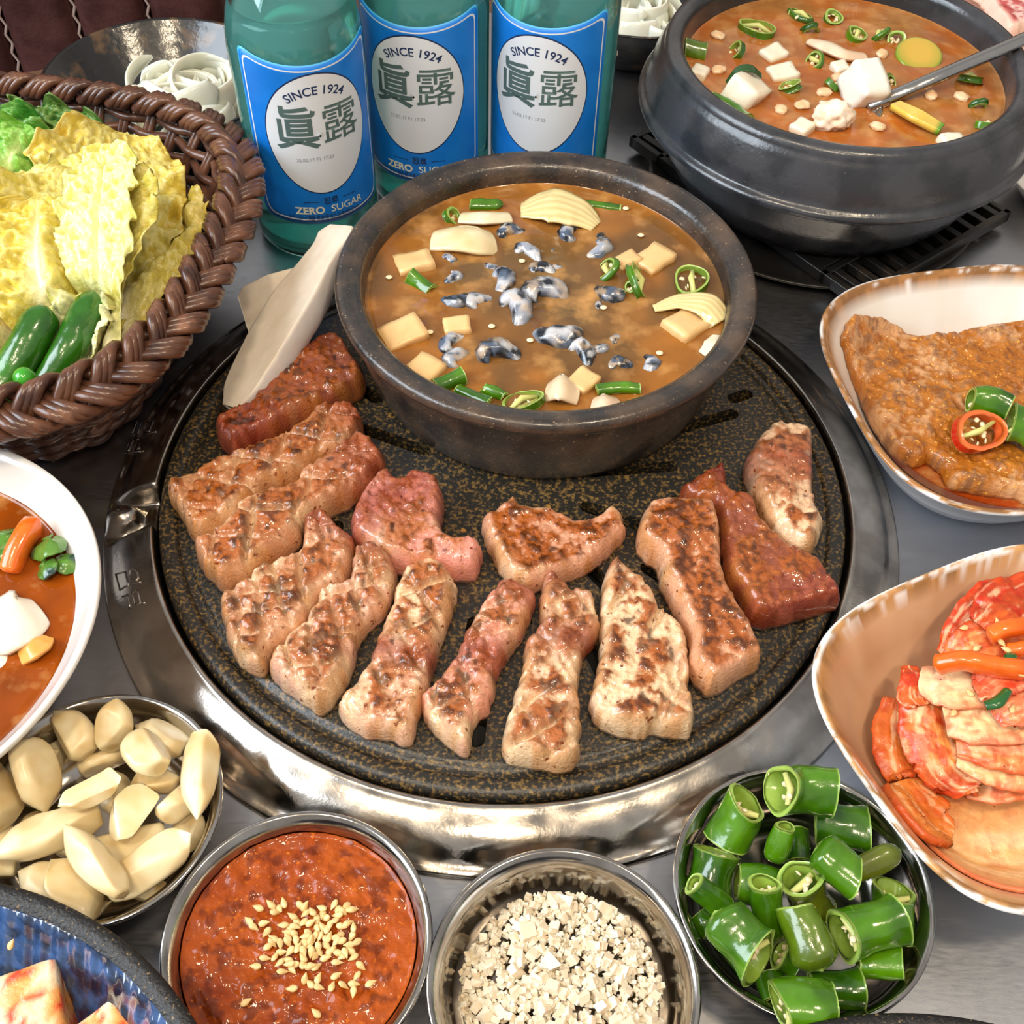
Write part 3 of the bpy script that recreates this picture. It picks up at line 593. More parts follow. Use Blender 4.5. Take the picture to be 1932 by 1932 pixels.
def pork(crop, pts, label, t=.013, seed=1, axis=None, score=None, red=(), bias=0.0, base=None, fat=0.3, zoff=.005, redall=0.0, group='pork pieces on the grill plate'):
    W = np.array([at(x, y, ZT+zoff, crop)[:2] for x, y in pts]); X, F, d, bl = slab(W, .0009, .0006, seed)
    c = X-X.mean(0); u = np.linalg.svd(c[::7], full_matrices=False)[2][0] if axis is None else np.array([math.cos(axis), math.sin(axis)])
    if u[1] < 0: u = -u
    s = c @ u; s = (s-s.min())/(np.ptp(s)); v = c @ np.array([-u[1], u[0]])
    n1 = fbm(X, 55, 3, seed); n2 = fbm(X, 170, 4, seed+3); n3 = fbm(X, 480, 3, seed+6); n4 = fbm(np.c_[s*40, v*260], 1, 3, seed+2)
    w = .0045; t *= .88; dome = np.sqrt(np.clip(1-(1-np.clip(d/w, 0, 1))**2.2, 0, 1))
    z = t*(.16+.84*dome)*(.82+.36*n1) + (n2-.5)*.0032*dome + (n3-.5)*.0032*dome + np.abs(n4-.5)*.0016*dome
    cutm = np.zeros(len(X)); cell = np.ones(len(X))
    if score:
        sp, dep, a1, a2 = score; au = math.atan2(u[1], u[0])
        for a_, sp_ in ((a1, sp), (a2, sp*1.05)):
            q = X @ np.array([math.cos(au+a_), math.sin(au+a_)])+(n1-.5)*.010+(n2-.5)*.004; dd = np.abs((q/sp_) % 1-.5)*sp_
            dd = sp_/2-dd; m_ = np.exp(-(dd/.00125)**2)*np.clip(.30+1.1*(n1-.2), .15, 1)*(.25+.75*ss(.32, .55, fbm(X, 42, 2, seed+31+int(a_*10)))); cutm = np.maximum(cutm, m_); cell = np.minimum(cell, 1-m_*.9)
        z = z-dep*1.15*cutm*dome+ .0016*cell*dome
    z = np.maximum(z, .0012)
    fatm = ss(.45, .62, n1*.7+n2*.3+fat-.3)
    col = mix(PINK if base is None else base, FAT, fatm); col = mix(col, TAN, ss(.45, .62, n2)*.6)
    top = ss(.0015, .006, d)
    rm = np.zeros(len(X))
    for s0, wd in red: rm = np.maximum(rm, np.exp(-((s-s0)/wd)**2)*(.55+.8*n2))
    rm = np.clip(np.maximum(rm, redall*(.5+n1)), 0, 1)
    col = mix(col, mix(RED, L(156, 72, 52), ss(.4, .65, n4)), rm*.85)
    bm_ = ss(.44, .52, .5*n2+.25*n1+.25*n3+bias)*top*(1-.85*cutm)*(1-.6*rm)*(.35+.65*cell if score else 1)
    if score: bm_ = np.clip(bm_+ss(.12, .45, cell)*(1-ss(.5, 1.0, cell))*.55*ss(.42, .58, n2+bias)*top, 0, 1)
    col = mix(col, BRN, bm_*.92)
    col = mix(col, CHAR, ss(.53, .64, .55*n2+.45*n3+bias*.5)*bm_*.8)
    col = mix(col, CHAR, ss(.70, .76, fbm(X, 240, 2, seed+9))*top*.8)
    col = mix(col, FAT, cutm*.55*(1-rm))
    V, FF = slab_close(X, ZT+z, F, bl, ZT+.0002); col = np.concatenate([col, col[bl]])
    return obj('pork_piece', V, FF, m_meat, col=col, label=label, cat='meat', group=group)
R45 = (math.radians(42), math.radians(-48))
pork('m1', [(275, 470), (350, 560), (440, 520), (560, 460), (720, 380), (860, 300), (872, 240), (830, 180), (790, 115), (720, 105), (650, 150), (560, 215), (450, 290), (430, 370), (330, 430)], 'dark red and brown pork piece lying along the mushroom slice', .019, 1, red=[(.05, .38)], bias=.04, base=L(146, 80, 54), fat=.12, redall=.25)
pork('m1', [(85, 705), (130, 800), (205, 905), (330, 850), (480, 720), (560, 690), (700, 600), (790, 570), (870, 480), (850, 400), (770, 380), (680, 400), (640, 450), (560, 500), (480, 540), (350, 580), (200, 660)], 'golden brown scored pork strip next to the dark red piece, under the mushroom', .017, 2, score=(.0165, .0045, *R45), red=[(.95, .14)], bias=.045, base=L(190, 136, 92), fat=.25)
pork('m1', [(190, 935), (240, 1040), (330, 1090), (470, 1020), (600, 920), (640, 850), (720, 800), (830, 740), (960, 630), (940, 560), (860, 505), (790, 540), (740, 590), (640, 640), (580, 710), (470, 740), (370, 800), (310, 880)], 'golden brown pork strip with a pink end near the stone pot', .017, 3, score=(.017, .0042, *R45), red=[(.88, .2)], bias=.045, base=L(196, 138, 98), fat=.25)
pork('m1', [(300, 1160), (310, 1270), (350, 1370), (415, 1430), (470, 1430), (500, 1370), (580, 1310), (640, 1260), (680, 1180), (800, 1080), (840, 920), (770, 860), (720, 795), (640, 830), (630, 900), (600, 980), (490, 1020), (400, 1090)], 'pork strip with browned square scoring and a small ragged tail', .016, 4, score=(.0095, .0040, *R45), red=[(.9, .1)], bias=.05, base=L(206, 154, 118))
pork('m1', [(495, 1420), (520, 1470), (640, 1560), (700, 1590), (790, 1500), (830, 1400), (870, 1280), (960, 1190), (1010, 1050), (960, 970), (860, 935), (830, 1000), (800, 1090), (700, 1120), (680, 1200), (600, 1290), (530, 1350)], 'deeply scored pork strip with a bright red tip at one end', .016, 5, score=(.0100, .0046, *R45), red=[(.98, .14)], bias=.045, base=L(216, 164, 138), fat=.35)
pork('m1', [(820, 860), (850, 930), (1000, 1020), (1200, 1040), (1320, 1040), (1350, 960), (1310, 920), (1240, 930), (1190, 870), (1195, 760), (1170, 690), (1080, 660), (1020, 690), (980, 655), (910, 690), (850, 780)], 'thick curved pink pork chunk with a pale fatty tip in front of the stone pot', .019, 6, red=[(.75, .3)], bias=-.05, base=L(214, 140, 122), fat=.25)
pork('m1', [(770, 1590), (860, 1680), (960, 1690), (1060, 1710), (1100, 1600), (1150, 1450), (1190, 1300), (1250, 1120), (1240, 1070), (1190, 1010), (1060, 1020), (1010, 1090), (980, 1180), (930, 1320), (860, 1460)], 'long pale pork strip with a round white cartilage at its end', .014, 7, score=(.0155, .0036, *R45), red=[(.42, .1)], bias=.02, base=L(222, 168, 136), fat=.4)
pork('0', [(793, 1325), (815, 1375), (880, 1420), (893, 1370), (925, 1330), (945, 1260), (985, 1200), (1012, 1130), (990, 1115), (945, 1100), (915, 1140), (880, 1195), (860, 1240), (830, 1285)], 'tapering pink pork strip with a striped red end and a pointed tip', .014, 8, score=(.0125, .0036, *R45), red=[(.97, .13), (.5, .15)], bias=.0, base=L(222, 152, 126), fat=.3)
pork('m2', [(20, 650), (40, 740), (100, 850), (170, 920), (240, 935), (390, 880), (520, 820), (620, 720), (632, 680), (610, 630), (560, 615), (510, 645), (420, 655), (330, 620), (210, 610), (150, 565), (95, 600)], 'crescent-shaped browned pork slice at the middle of the plate', .015, 9, bias=.06, base=L(206, 148, 116), fat=.25)
pork('m2', [(105, 1630), (230, 1685), (420, 1690), (445, 1540), (435, 1380), (455, 1230), (510, 1150), (520, 1080), (490, 970), (400, 950), (330, 885), (280, 910), (258, 1110), (210, 1170), (190, 1290), (150, 1420)], 'pork strip with a pinched waist, red top and golden scored squares', .014, 10, score=(.0112, .0036, *R45), red=[(.98, .12), (.62, .1)], bias=.035, base=L(224, 166, 136), fat=.4)
pork('m2', [(485, 1430), (530, 1520), (690, 1565), (760, 1540), (910, 1560), (925, 1450), (900, 1380), (910, 1280), (890, 1150), (800, 1050), (720, 940), (630, 870), (590, 825), (540, 900), (525, 1000), (525, 1200), (500, 1340)], 'broad pale pork slice with a few diagonal cuts and a pointed top', .015, 11, score=(.0185, .0036, math.radians(60), math.radians(58)), red=[(1, .1)], bias=-.015, base=L(230, 190, 160), fat=.5)
pork('m2', [(680, 740), (720, 800), (775, 840), (790, 920), (850, 1040), (900, 1160), (905, 1280), (960, 1350), (1020, 1370), (1180, 1280), (1210, 1240), (1180, 1150), (1090, 1000), (1050, 900), (1040, 790), (1020, 640), (960, 595), (760, 595), (700, 650)], 'thick golden seared pork bar with pale pink sides', .020, 12, bias=.11, base=L(216, 160, 124), fat=.25)
pork('m2', [(870, 525), (910, 580), (1010, 610), (1040, 720), (1060, 880), (1120, 970), (1180, 1080), (1300, 1070), (1520, 1010), (1555, 980), (1500, 900), (1440, 830), (1280, 730), (1210, 650), (1160, 560), (1080, 540), (1055, 420), (970, 460)], 'long dark reddish pork piece with raw red ends', .017, 13, red=[(.0, .22), (1, .2)], bias=.02, base=L(136, 72, 46), fat=.08, redall=.22)
pork('m2', [(1145, 400), (1150, 450), (1190, 580), (1250, 680), (1300, 750), (1400, 795), (1450, 750), (1475, 680), (1440, 600), (1430, 450), (1430, 300), (1380, 270), (1260, 265), (1210, 300)], 'pork piece with a red middle and shiny white fat at one end', .018, 14, red=[(.62, .22)], bias=.0, base=L(222, 172, 142), fat=.42)
# ------------------------------------------------------------------ king oyster mushroom slices
m_mush = M('mushroom_flesh', attr=True, rough=.42, sss=.2, sr=.004, bump=.25, bscale=700, bdist=.0003, var=.05, cscale=120)
def mushroom(A, B, prof, nrm, label, thick=.5, seed=1, bow=.004):
    A = np.array(A); B = np.array(B); n = 60; s = np.linspace(0, 1, n); Bs = basis(B-A, nrm)
    P = A+(B-A)*s[:, None]-Bs[:, 2]*(bow*np.sin(s*math.pi))[:, None]
    w = np.interp(s, [p[0] for p in prof], [p[1] for p in prof]); w = np.convolve(np.pad(w, 2, 'edge'), np.ones(5)/5, 'valid')
    a = np.arange(40)*2*math.pi/40; sx = np.cos(a); sy = np.sin(a); sec = np.stack([sx*np.abs(sx)**-.15, np.where(sy > 0, np.minimum(sy, .16), sy*thick*1.6)], 1)
    V = (P[:, None, :]+Bs[:, 1][None, None]*(sec[None, :, 0, None]*w[:, None, None])+Bs[:, 2][None, None]*(sec[None, :, 1, None]*w[:, None, None]))
    flat = np.tile(sy > .1, n); V = V.reshape(-1, 3); V += (fbm(V, 120, 3, seed)-.5)[:, None]*Bs[:, 2]*.0008*(1+1.5*(~flat)[:, None])
    nn = fbm((V-A) @ Bs*np.array([.25, 1, 1]), 260, 3, seed); col = np.where(flat[:, None], mix(L(230, 218, 202), L(212, 194, 172), nn), mix(L(236, 232, 230), L(214, 206, 200), nn))
    ss_ = np.repeat(s, 40); col = mix(col, L(200, 160, 132), ss(.955, 1, ss_)*.35)
    F = [gridF(n, 40, False, True), np.arange(40)[None, ::-1], (np.arange(40)+(n-1)*40)[None, :]]
    obj('mushroom_slice', V, F, m_mush, col=col, label=label, cat='mushroom')
cl = np.array([-.55, -.25, .8])
mushroom(at(425, 765, ZT+.009), at(636, 424, .062), [(0, .0045), (.04, .0095), (.12, .0125), (.35, .0150), (.6, .0150), (.75, .0120), (.88, .0098), (.94, .0125), (.98, .0128), (1, .006)], cl, 'long white king oyster mushroom slice leaning against the low stone pot', .75, 3, -.002)
mushroom(at(462, 598, ZT+.013), at(585, 552, .040), [(0, .0105), (.1, .0145), (.5, .016), (.9, .0145), (1, .012)], np.array([-.25, -.6, .75]), 'short cut mushroom stem lying behind the long mushroom slice', .6, 8, .0)
# ------------------------------------------------------------------ soup surfaces and what floats in them
def disc_surface(name, c, R, z, mat, amp, label, cat, seed=1, colf=None, kind=None, n=120, nrad=46, depth=.004, sc=120):
    rr = np.linspace(.02, 1, nrad)*R; t = np.arange(n)*2*math.pi/n; r_, t_ = np.meshgrid(rr, t, indexing='ij'); X = np.stack([c[0]+r_*np.cos(t_), c[1]+r_*np.sin(t_)], -1).reshape(-1, 2)
    e = (r_/R).ravel(); zz_ = z+amp*(fbm(X, sc, 4, seed)-.5)*2*(1-.6*e**8)+.0007*ss(.965, 1, e)
    V = np.c_[X, zz_]; k = len(V); b = V[-n:].copy(); b[:, 2] -= depth; i = np.arange(n); j = (i+1) % n; o = k-n
    F = [gridF(nrad, n, False, True)[:, ::-1], np.arange(n)[None, :], np.stack([o+i, k+i, k+j, o+j], 1), (k+i)[None, ::-1]]
    V = np.concatenate([V, b]); col = colf(V) if colf is not None else None
    return obj(name, V, F, mat, col=col, label=label, cat=cat, kind=kind)
m_broth = M('broth', attr=True, rough=.06, spec=.45, sss=.1, sr=.004, bump=.12, bscale=60, bdist=.0006, var=.24, cscale=34, c3=L(186, 136, 78), c3scale=70, lo3=.52, hi3=.80)
def c1(V):
    d = (V[:, :2]-PC)/.087; n = fbm(V, 34, 3, 4); a = mix(L(150, 94, 34), L(108, 74, 36), ss(.35, .62, n)); return mix(a, L(92, 74, 48), ss(.85, .1, np.hypot(d[:, 0]-.02, d[:, 1]-.05))*.8)
disc_surface('snail_soup', PC, .0882, ZS1, m_broth, .0003, 'brown cloudy soup filling the low stone pot', 'soup', 2, c1)
def c2_(V):
    n = fbm(V, 40, 3, 8); n2 = fbm(V, 160, 3, 5); return mix(mix(L(166, 92, 34), L(158, 104, 52), ss(.35, .65, n)), L(192, 138, 86), ss(.55, .7, n2)*.5)
disc_surface('soybean_stew', PC2, .0916, ZS2, m_broth, .0006, 'orange soybean stew filling the tall stone pot', 'soup', 5, c2_)
m_tofu = M('tofu', attr=True, rough=.35, sss=.3, sr=.006, spec=.5, coat=.2, bump=.4, bscale=600, bdist=.0004, c3=L(196, 96, 44), c3scale=650, lo3=.72, hi3=.76)
def rbox(sx, sy, sz, bev, seed, sub=7):
    n = sub; V = []; g = np.linspace(-1, 1, n); u, v = np.meshgrid(g, g, indexing='ij'); u = u.ravel(); v = v.ravel(); o = np.ones_like(u); Fs = []; f = gridF(n, n)
    for ax in range(3):
        for sg in (-1, 1):
            c_ = [None]*3; c_[ax] = sg*o; c_[(ax+1) % 3] = u; c_[(ax+2) % 3] = v; Fs.append((f if sg > 0 else f[:, ::-1])+len(V)*n*n); V.append(np.stack(c_, 1))
    V = np.concatenate(V); h = np.array([sx, sy, sz])/2; Q = V*h; inn = np.clip(Q, -(h-bev), h-bev); d = Q-inn; l = np.linalg.norm(d, axis=1)[:, None]; Q = inn+np.where(l > 0, d/np.maximum(l, 1e-9)*np.minimum(l, bev), 0)
    Q = Q+(np.stack([fbm(Q, 130, 2, seed+k) for k in range(3)], 1)-.5)*.0022
    r = np.round(Q, 6); uq, inv = np.unique(r, axis=0, return_inverse=True); inv = inv.ravel(); F = inv[np.concatenate(Fs)]
    return uq, [F]
def tofu(px, py, size, yaw, tilt, crop, zs, c_, label, sink=.4, seed=1, group='tofu in the soups'):
    V, F = rbox(*size, .0012, seed); Rm = rot('Z', yaw) @ rot('X', tilt[0]) @ rot('Y', tilt[1]); V = V @ Rm.T; top = V[:, 2].max(); p = at(px, py, zs+top*.6, crop)
    V = V+np.array([p[0], p[1], zs-V[:, 2].min()-(V[:, 2].max()-V[:, 2].min())*sink]); n = fbm(V, 150, 3, seed)
    low = ss(zs+.0025, zs-.001, V[:, 2]); col = mix(np.tile(c_[0], (len(V), 1)), c_[1], np.clip(n*.5+low*.5, 0, 1))
    obj('tofu_cube', V, F, m_tofu, col=col, label=label, cat='tofu', group=group)
TA, TB = L(232, 196, 140), L(204, 146, 80)
lab_t = ['big beige tofu cube at the rim beside the loose seeds in the brown soup', 'beige tofu cube beside the green chili chunks in the brown soup', 'beige tofu cube beside the large onion piece in the brown soup', 'beige tofu cube under the green chili rings in the brown soup', 'small tofu piece touching the cube by the chili rings', 'beige tofu cube under the curved cabbage leaf in the brown soup', 'small tofu piece surrounded by snail meat', 'pale tofu piece behind the white arched mushroom piece']
for i, (x, y, w, ya) in enumerate([(368, 830, .021, .5), (450, 1000, .019, 1.0), (415, 530, .019, .35), (1445, 520, .019, .8), (1335, 525, .013, .5), (1590, 790, .022, .75), (600, 805, .013, .2), (1140, 1045, .014, .9)]):
    tofu(x, y, (w, w*.8, .014), ya, (nr.normal()*.12, nr.normal()*.12), 'cp', ZS1, (TA, TB), lab_t[i], .74, 20+i)
WA, WB = L(244, 238, 222), L(226, 192, 144)
tofu(1185, 395, (.017, .022, .020), .35, (.5, .1), 'rp', ZS2, (L(248, 244, 234), L(240, 226, 204)), 'white tofu cube standing upright beside the spoon in the orange stew', .22, 41)
tofu(640, 385, (.022, .019, .018), .9, (.35, .3), 'rp', ZS2, (WA, WB), 'cream tofu cube with a green leaf on it in the orange stew', .45, 42)
for i, (x, y, w, ya) in enumerate([(815, 315, .016, .3), (770, 225, .014, .6), (905, 575, .013, .9), (1080, 295, .010, .4), (1600, 640, .014, .3), (420, 320, .012, 1.2)]): tofu(x, y, (w, w*.8, .012), ya, (nr.normal()*.15, nr.normal()*.15), 'rp', ZS2, (WA, WB), 'small cream tofu piece in the orange stew', .66, 50+i)
def lump(p, s, seed, sub=3, amp=.3, fr=2.2, yaw=0):
    V, F = sph(sub); n = fbm(V+seed*3.1, fr, 3, seed); V = V*(1+amp*(n-.5)*2)[:, None]*np.array(s); return V @ rot('Z', yaw).T+np.array(p), F
V, F = lump(at(1045, 545, ZS2+.004, 'rp'), (.011, .009, .008), 3, 4, .42, 3.2); obj('tofu_curd', V, F, m_tofu, col=mix(L(248, 240, 226), L(226, 190, 150), fbm(V, 220, 3, 2)), label='crumbled white tofu curd beside the upright tofu cube', cat='tofu')
# snails
m_snail = M('snail_flesh', attr=True, rough=.14, coat=.6, crough=.05, spec=.6, sss=.08, sr=.002, bump=.3, bscale=900, bdist=.0004)
def snail(x, y, L_, yaw, seed, white):
    p = at(x, y, ZS1+.002, 'cp'); n = 26; s = np.linspace(0, 1, n); a = .4+s*4.2; r_ = L_*(.62-.30*s); P = np.stack([r_*np.cos(a), r_*np.sin(a)*.72, L_*(.05+.34*np.sin(s*3.0))], 1)
    w = L_*(.42*np.sin(np.clip(s*1.05+.06, 0, 1)*math.pi)**.6*(1-.35*s)+.03)
    V, F = tube(P, np.stack([w, w*.9], 1), 18, up=(0, 0, 1)); V[:, 2] *= .8
    q = V/L_; V = V*(1+.22*(fbm(q+seed, 2.6, 3, seed)-.5)[:, None]*2)
    nz = fbm(q*np.array([1, 1, 1.5])+seed*1.7, 2.3, 3, seed+5); e = ss(.44, .56, nz+white); an = np.tile(np.arange(18)/18*2*math.pi, n); strip = np.clip(np.cos(an), 0, 1)
    col = mix(np.tile(L(22, 26, 34), (len(V), 1)), L(190, 190, 194), np.clip(e*(.35+.8*strip), 0, 1)); col = mix(col, L(96, 112, 138), ss(.5, .62, fbm(q, 4, 2, seed+1))*.55); col = mix(col, L(206, 176, 140), ss(.6, .68, fbm(q+4, 3, 2, seed+2))*.5)
    V = V @ rot('Z', yaw).T; obj('snail', V+np.array([p[0], p[1], ZS1-.0036]), F, m_snail, col=col, label='curled black and white river snail meat floating in the brown soup', cat='snail', group='snail meat in the low stone pot')
for i, (x, y, l) in enumerate([(830, 420, 60), (890, 505, 64), (990, 490, 30), (1100, 415, 62), (1190, 470, 66), (1245, 435, 48), (550, 530, 44), (745, 540, 40), (560, 592, 50), (765, 615, 66), (960, 580, 56), (1030, 570, 36), (590, 680, 62), (820, 745, 86), (975, 690, 92), (700, 715, 58), (1040, 830, 88), (1265, 655, 68), (590, 890, 60), (610, 960, 60), (770, 950, 84), (1110, 930, 66), (1195, 890, 46), (1300, 990, 52), (1400, 965, 50), (1300, 865, 40), (1225, 720, 36)]):
    snail(x, y+6, l*1.72/2.2729*.000255, nr.random()*6.3, 60+i, nr.normal()*.05-.035)
# green chili rings and pieces
m_chili = M('green_chili', attr=True, rough=.22, coat=.55, crough=.05, spec=.6, sss=.06, sr=.003, bump=.35, bscale=170, bdist=.0009, var=.14, cscale=120)
m_seed = M('chili_seed', L(236, 220, 180), .4, sss=.15, sr=.001)
GD, GM, GL = L(32, 74, 4), L(86, 138, 10), L(168, 196, 96)
_seedV, _seedF = sph(2); SEEDME = mesh('seed', _seedV*np.array([.0014, .0012, .0005]), _seedF, m_seed)
def pepper_tube(A, B, rad, label, seed=1, group=None, dark=0.0, wall=.0016, open0=True, open1=True, tipA=None, bow=.0, name='chili_piece', seeds=3, olive=0., red=False, oval=1.0, inner=True):
    A = np.array(A, float); B = np.array(B, float); ln = np.linalg.norm(B-A); n = 26; s = np.linspace(0, 1, n); Bs = basis(B-A); P = A+(B-A)*s[:, None]+Bs[:, 1]*(bow*ln*np.sin(s*math.pi))[:, None]
    r_ = rad*np.ones(n)
    if not open0: r_ = r_*np.sqrt(np.clip(1-(1-np.clip(s/.22, 0, 1))**2, .004, 1))
    if not open1: r_ = r_*np.sqrt(np.clip(1-(1-np.clip((1-s)/.25, 0, 1))**2, .004, 1))
    if tipA: r_ = r_*(tipA+(1-tipA)*ss(0, .8, 1-s if tipA < 0 else 1-s))
    sg = 36; a = np.arange(sg)*2*math.pi/sg; lob = 1+.06*np.cos(3*a+seed)+.04*np.cos(2*a+seed*2.1); sec = np.stack([np.cos(a)*lob*oval, np.sin(a)*lob], 1)
    Vo, Fo = tube(P, r_, sec=sec, caps=False, up=Bs[:, 2]); cen0 = np.repeat(P, sg, 0); Vo = cen0+(Vo-cen0)*(1+(.42 if ln > .006 else .2)*(fbm(Vo, 75, 3, seed)-.5))[:, None]*np.repeat(1-.16*np.abs(2*s-1)**2*(seed % 3-1), sg)[:, None]
    Vo += ((fbm(Vo*1.0, 260, 2, seed+3)-.5)*.0005)[:, None]
    t = np.tile(a, n); nz = fbm(Vo, 70, 3, seed+1); g0, g1 = (GD, GM) if not red else (L(176, 18, 8), L(226, 44, 14))
    co = mix(np.tile(g0, (len(Vo), 1)), g1, np.clip(nz*1.5-.25-dark, 0, 1)); co = mix(co, L(98, 104, 22), np.full(len(Vo), olive))
    cen = np.repeat(P, sg, 0); f = np.clip(1-wall/np.maximum(np.repeat(r_, sg), 1e-5), .05, 1)[:, None]; Vi = cen+(Vo-cen)*f
    ci = mix(np.tile(L(150, 176, 74) if not red else L(228, 110, 40), (len(Vi), 1)), L(104, 138, 44) if not red else L(196, 60, 20), fbm(Vi, 200, 3, seed)); k = len(Vo)
    F = [Fo[0], Fo[0][:, ::-1]+k]; i = np.arange(sg); j = (i+1) % sg
    for row, opn in ((0, open0), (n-1, open1)):
        o = row*sg; F.append(np.stack([o+j, o+i, k+o+i, k+o+j], 1) if row == 0 else np.stack([o+i, o+j, k+o+j, k+o+i], 1))
    ob = (np.random.default_rng(seed).normal(size=2)*.22+np.array([.1, .1]))*min(1, ln/(2.5*rad))*(ln > .006)
    for row, sgn, q in ((0, 1, 0), (n-1, -1, 1)):
        for arr in (Vo, Vi):
            rows = np.arange(n)[:, None]; fade = (ss(.45, 0, s) if row == 0 else ss(.55, 1, s)); arr += (np.repeat(fade, sg)*rad*ob[q]*np.tile(np.cos(a+seed+q), n))[:, None]*Bs[:, 0]
    V = np.concatenate([Vo, Vi]); col = np.concatenate([co, ci])
    for row in (0, n-1): col[row*sg:(row+1)*sg] = GL if not red else L(236, 120, 60)
    root = empty(name, (V[:, 0].mean(), V[:, 1].mean(), V[:, 2].min()), label, 'chili', group)
    obj('flesh', V, F, m_chili, root, col=col)
    rg = np.random.default_rng(seed+99)
    for e, opn in ((0, open0), (1, open1)):
        if not opn: continue
        c_ = A if e == 0 else B; dr = (B-A)/ln*(1 if e == 0 else -1)
        if inner and rad > .004:
            p0 = c_+dr*.002; Vp, Fp = tube(np.array([p0-Bs[:, 1]*rad*.75, p0+dr*.002, p0+Bs[:, 1]*rad*.75+Bs[:, 2]*rad*.2]), [.0010, .0016, .0010], 8); obj('placenta', Vp, Fp, M('chili_placenta', L(206, 206, 128), .4, sss=.1), root)
        for q in range(seeds):
            an = rg.random()*6.28; rr = rad*(.25+.35*rg.random()); c2p = c_+dr*(.0012+.002*rg.random())+Bs[:, 1]*math.cos(an)*rr*oval+Bs[:, 2]*math.sin(an)*rr
            inst('seed', SEEDME, basis(rg.normal(size=3), rg.normal(size=3)), c2p, root)
    return root
def ringc(x, y, dpx, crop, zs, label, seed, group, tilt=.25, h=.0035, dark=.0, oval=1.0, yaw=0, lift=.001, red=False, seeds=3):
    s_ = CR[crop][2]; p = at(x, y, zs+lift, crop); mpp = np.dot(p-CAM, FW)/F_PX; rad = dpx/s_*mpp/2
    ax = np.array([math.sin(tilt)*math.cos(yaw), math.sin(tilt)*math.sin(yaw), math.cos(tilt)])
    return pepper_tube(p-ax*h/2, p+ax*h/2, rad, label, seed, group, dark, min(.0030 if red else .0016, rad*.32), name='chili_ring', seeds=seeds, oval=oval, inner=rad > .006, red=red)
G1 = 'green chili slices in the low stone pot'; l1 = 'green chili slice floating in the brown snail soup'
for i, (x, y, d_, ti, ov) in enumerate([(1600, 640, 190, .15, .8), (1240, 590, 130, .8, 1), (1400, 607, 170, 1.0, .8), (890, 1165, 190, .35, .8), (1320, 690, 60, .9, 1), (575, 362, 70, .8, 1)]): ringc(x, y, d_, 'cp', ZS1, l1, 100+i, G1, ti, yaw=nr.random()*6, oval=ov)
def ptube(crop, zs, x0, y0, z0_, x1, y1, z1_, dpx, label, seed, **k):
    a = at(x0, y0, zs+z0_, crop); b = at(x1, y1, zs+z1_, crop); mpp = np.dot(a-CAM, FW)/F_PX; return pepper_tube(a, b, dpx/CR[crop][2]*mpp/2, label, seed, **k)
l1b = 'short green chili chunk floating in the brown snail soup'
ptube('cp', ZS1, 1155, 1105, .001, 1345, 1100, .001, 62, l1b, 110, group=G1, bow=.05)
ptube('cp', ZS1, 505, 1095, .001, 625, 1045, .002, 74, l1b, 111, group=G1, dark=.15); ptube('cp', ZS1, 600, 1110, .0, 730, 1165, .001, 64, l1b, 112, group=G1, dark=.2); ptube('cp', ZS1, 705, 1125, .001, 800, 1165, .001, 60, l1b, 113, group=G1, dark=.1)
ptube('cp', ZS1, 400, 590, .001, 490, 660, -.002, 66, l1b, 114, group=G1, dark=.05); ptube('cp', ZS1, 655, 312, .001, 790, 310, .001, 48, l1b, 115, group=G1, open1=False); ptube('cp', ZS1, 1075, 300, -.001, 1300, 330, -.001, 40, l1b, 116, group=G1, dark=.2)
G2 = 'green chili slices in the tall stone pot'; l2_ = 'green chili slice floating in the orange stew'
for i, (x, y, d_, ti, ov, dk) in enumerate([(690, 135, 180, .1, .8, .25), (890, 76, 150, .2, .5, .3), (1040, 88, 80, .3, 1, 0), (1150, 165, 100, .3, 1, .1), (1262, 165, 110, .9, 1, 0), (1330, 185, 70, .9, 1, .2), (590, 240, 95, .9, 1, .1), (955, 285, 100, .8, 1, .05), (840, 405, 90, .5, 1, .1), (1072, 425, 80, .8, 1, .1), (1300, 385, 80, .9, 1, .3), (1680, 368, 110, .5, 1, .3), (1745, 582, 80, .5, 1, 0), (1720, 490, 90, 1.1, 1, .4), (935, 140, 80, 1.0, 1, .4)]): ringc(x, y, d_, 'rp', ZS2, l2_, 130+i, G2, ti, yaw=nr.random()*6, oval=ov, dark=dk)
l2b = 'large green chili piece at the rim of the orange stew'
ptube('rp', ZS2, 505, 462, .001, 665, 560, .002, 72, l2b, 150, group=G2, dark=.1, bow=.12); ptube('rp', ZS2, 360, 225, .002, 450, 250, .001, 90, l2b, 151, group=G2, olive=.4)
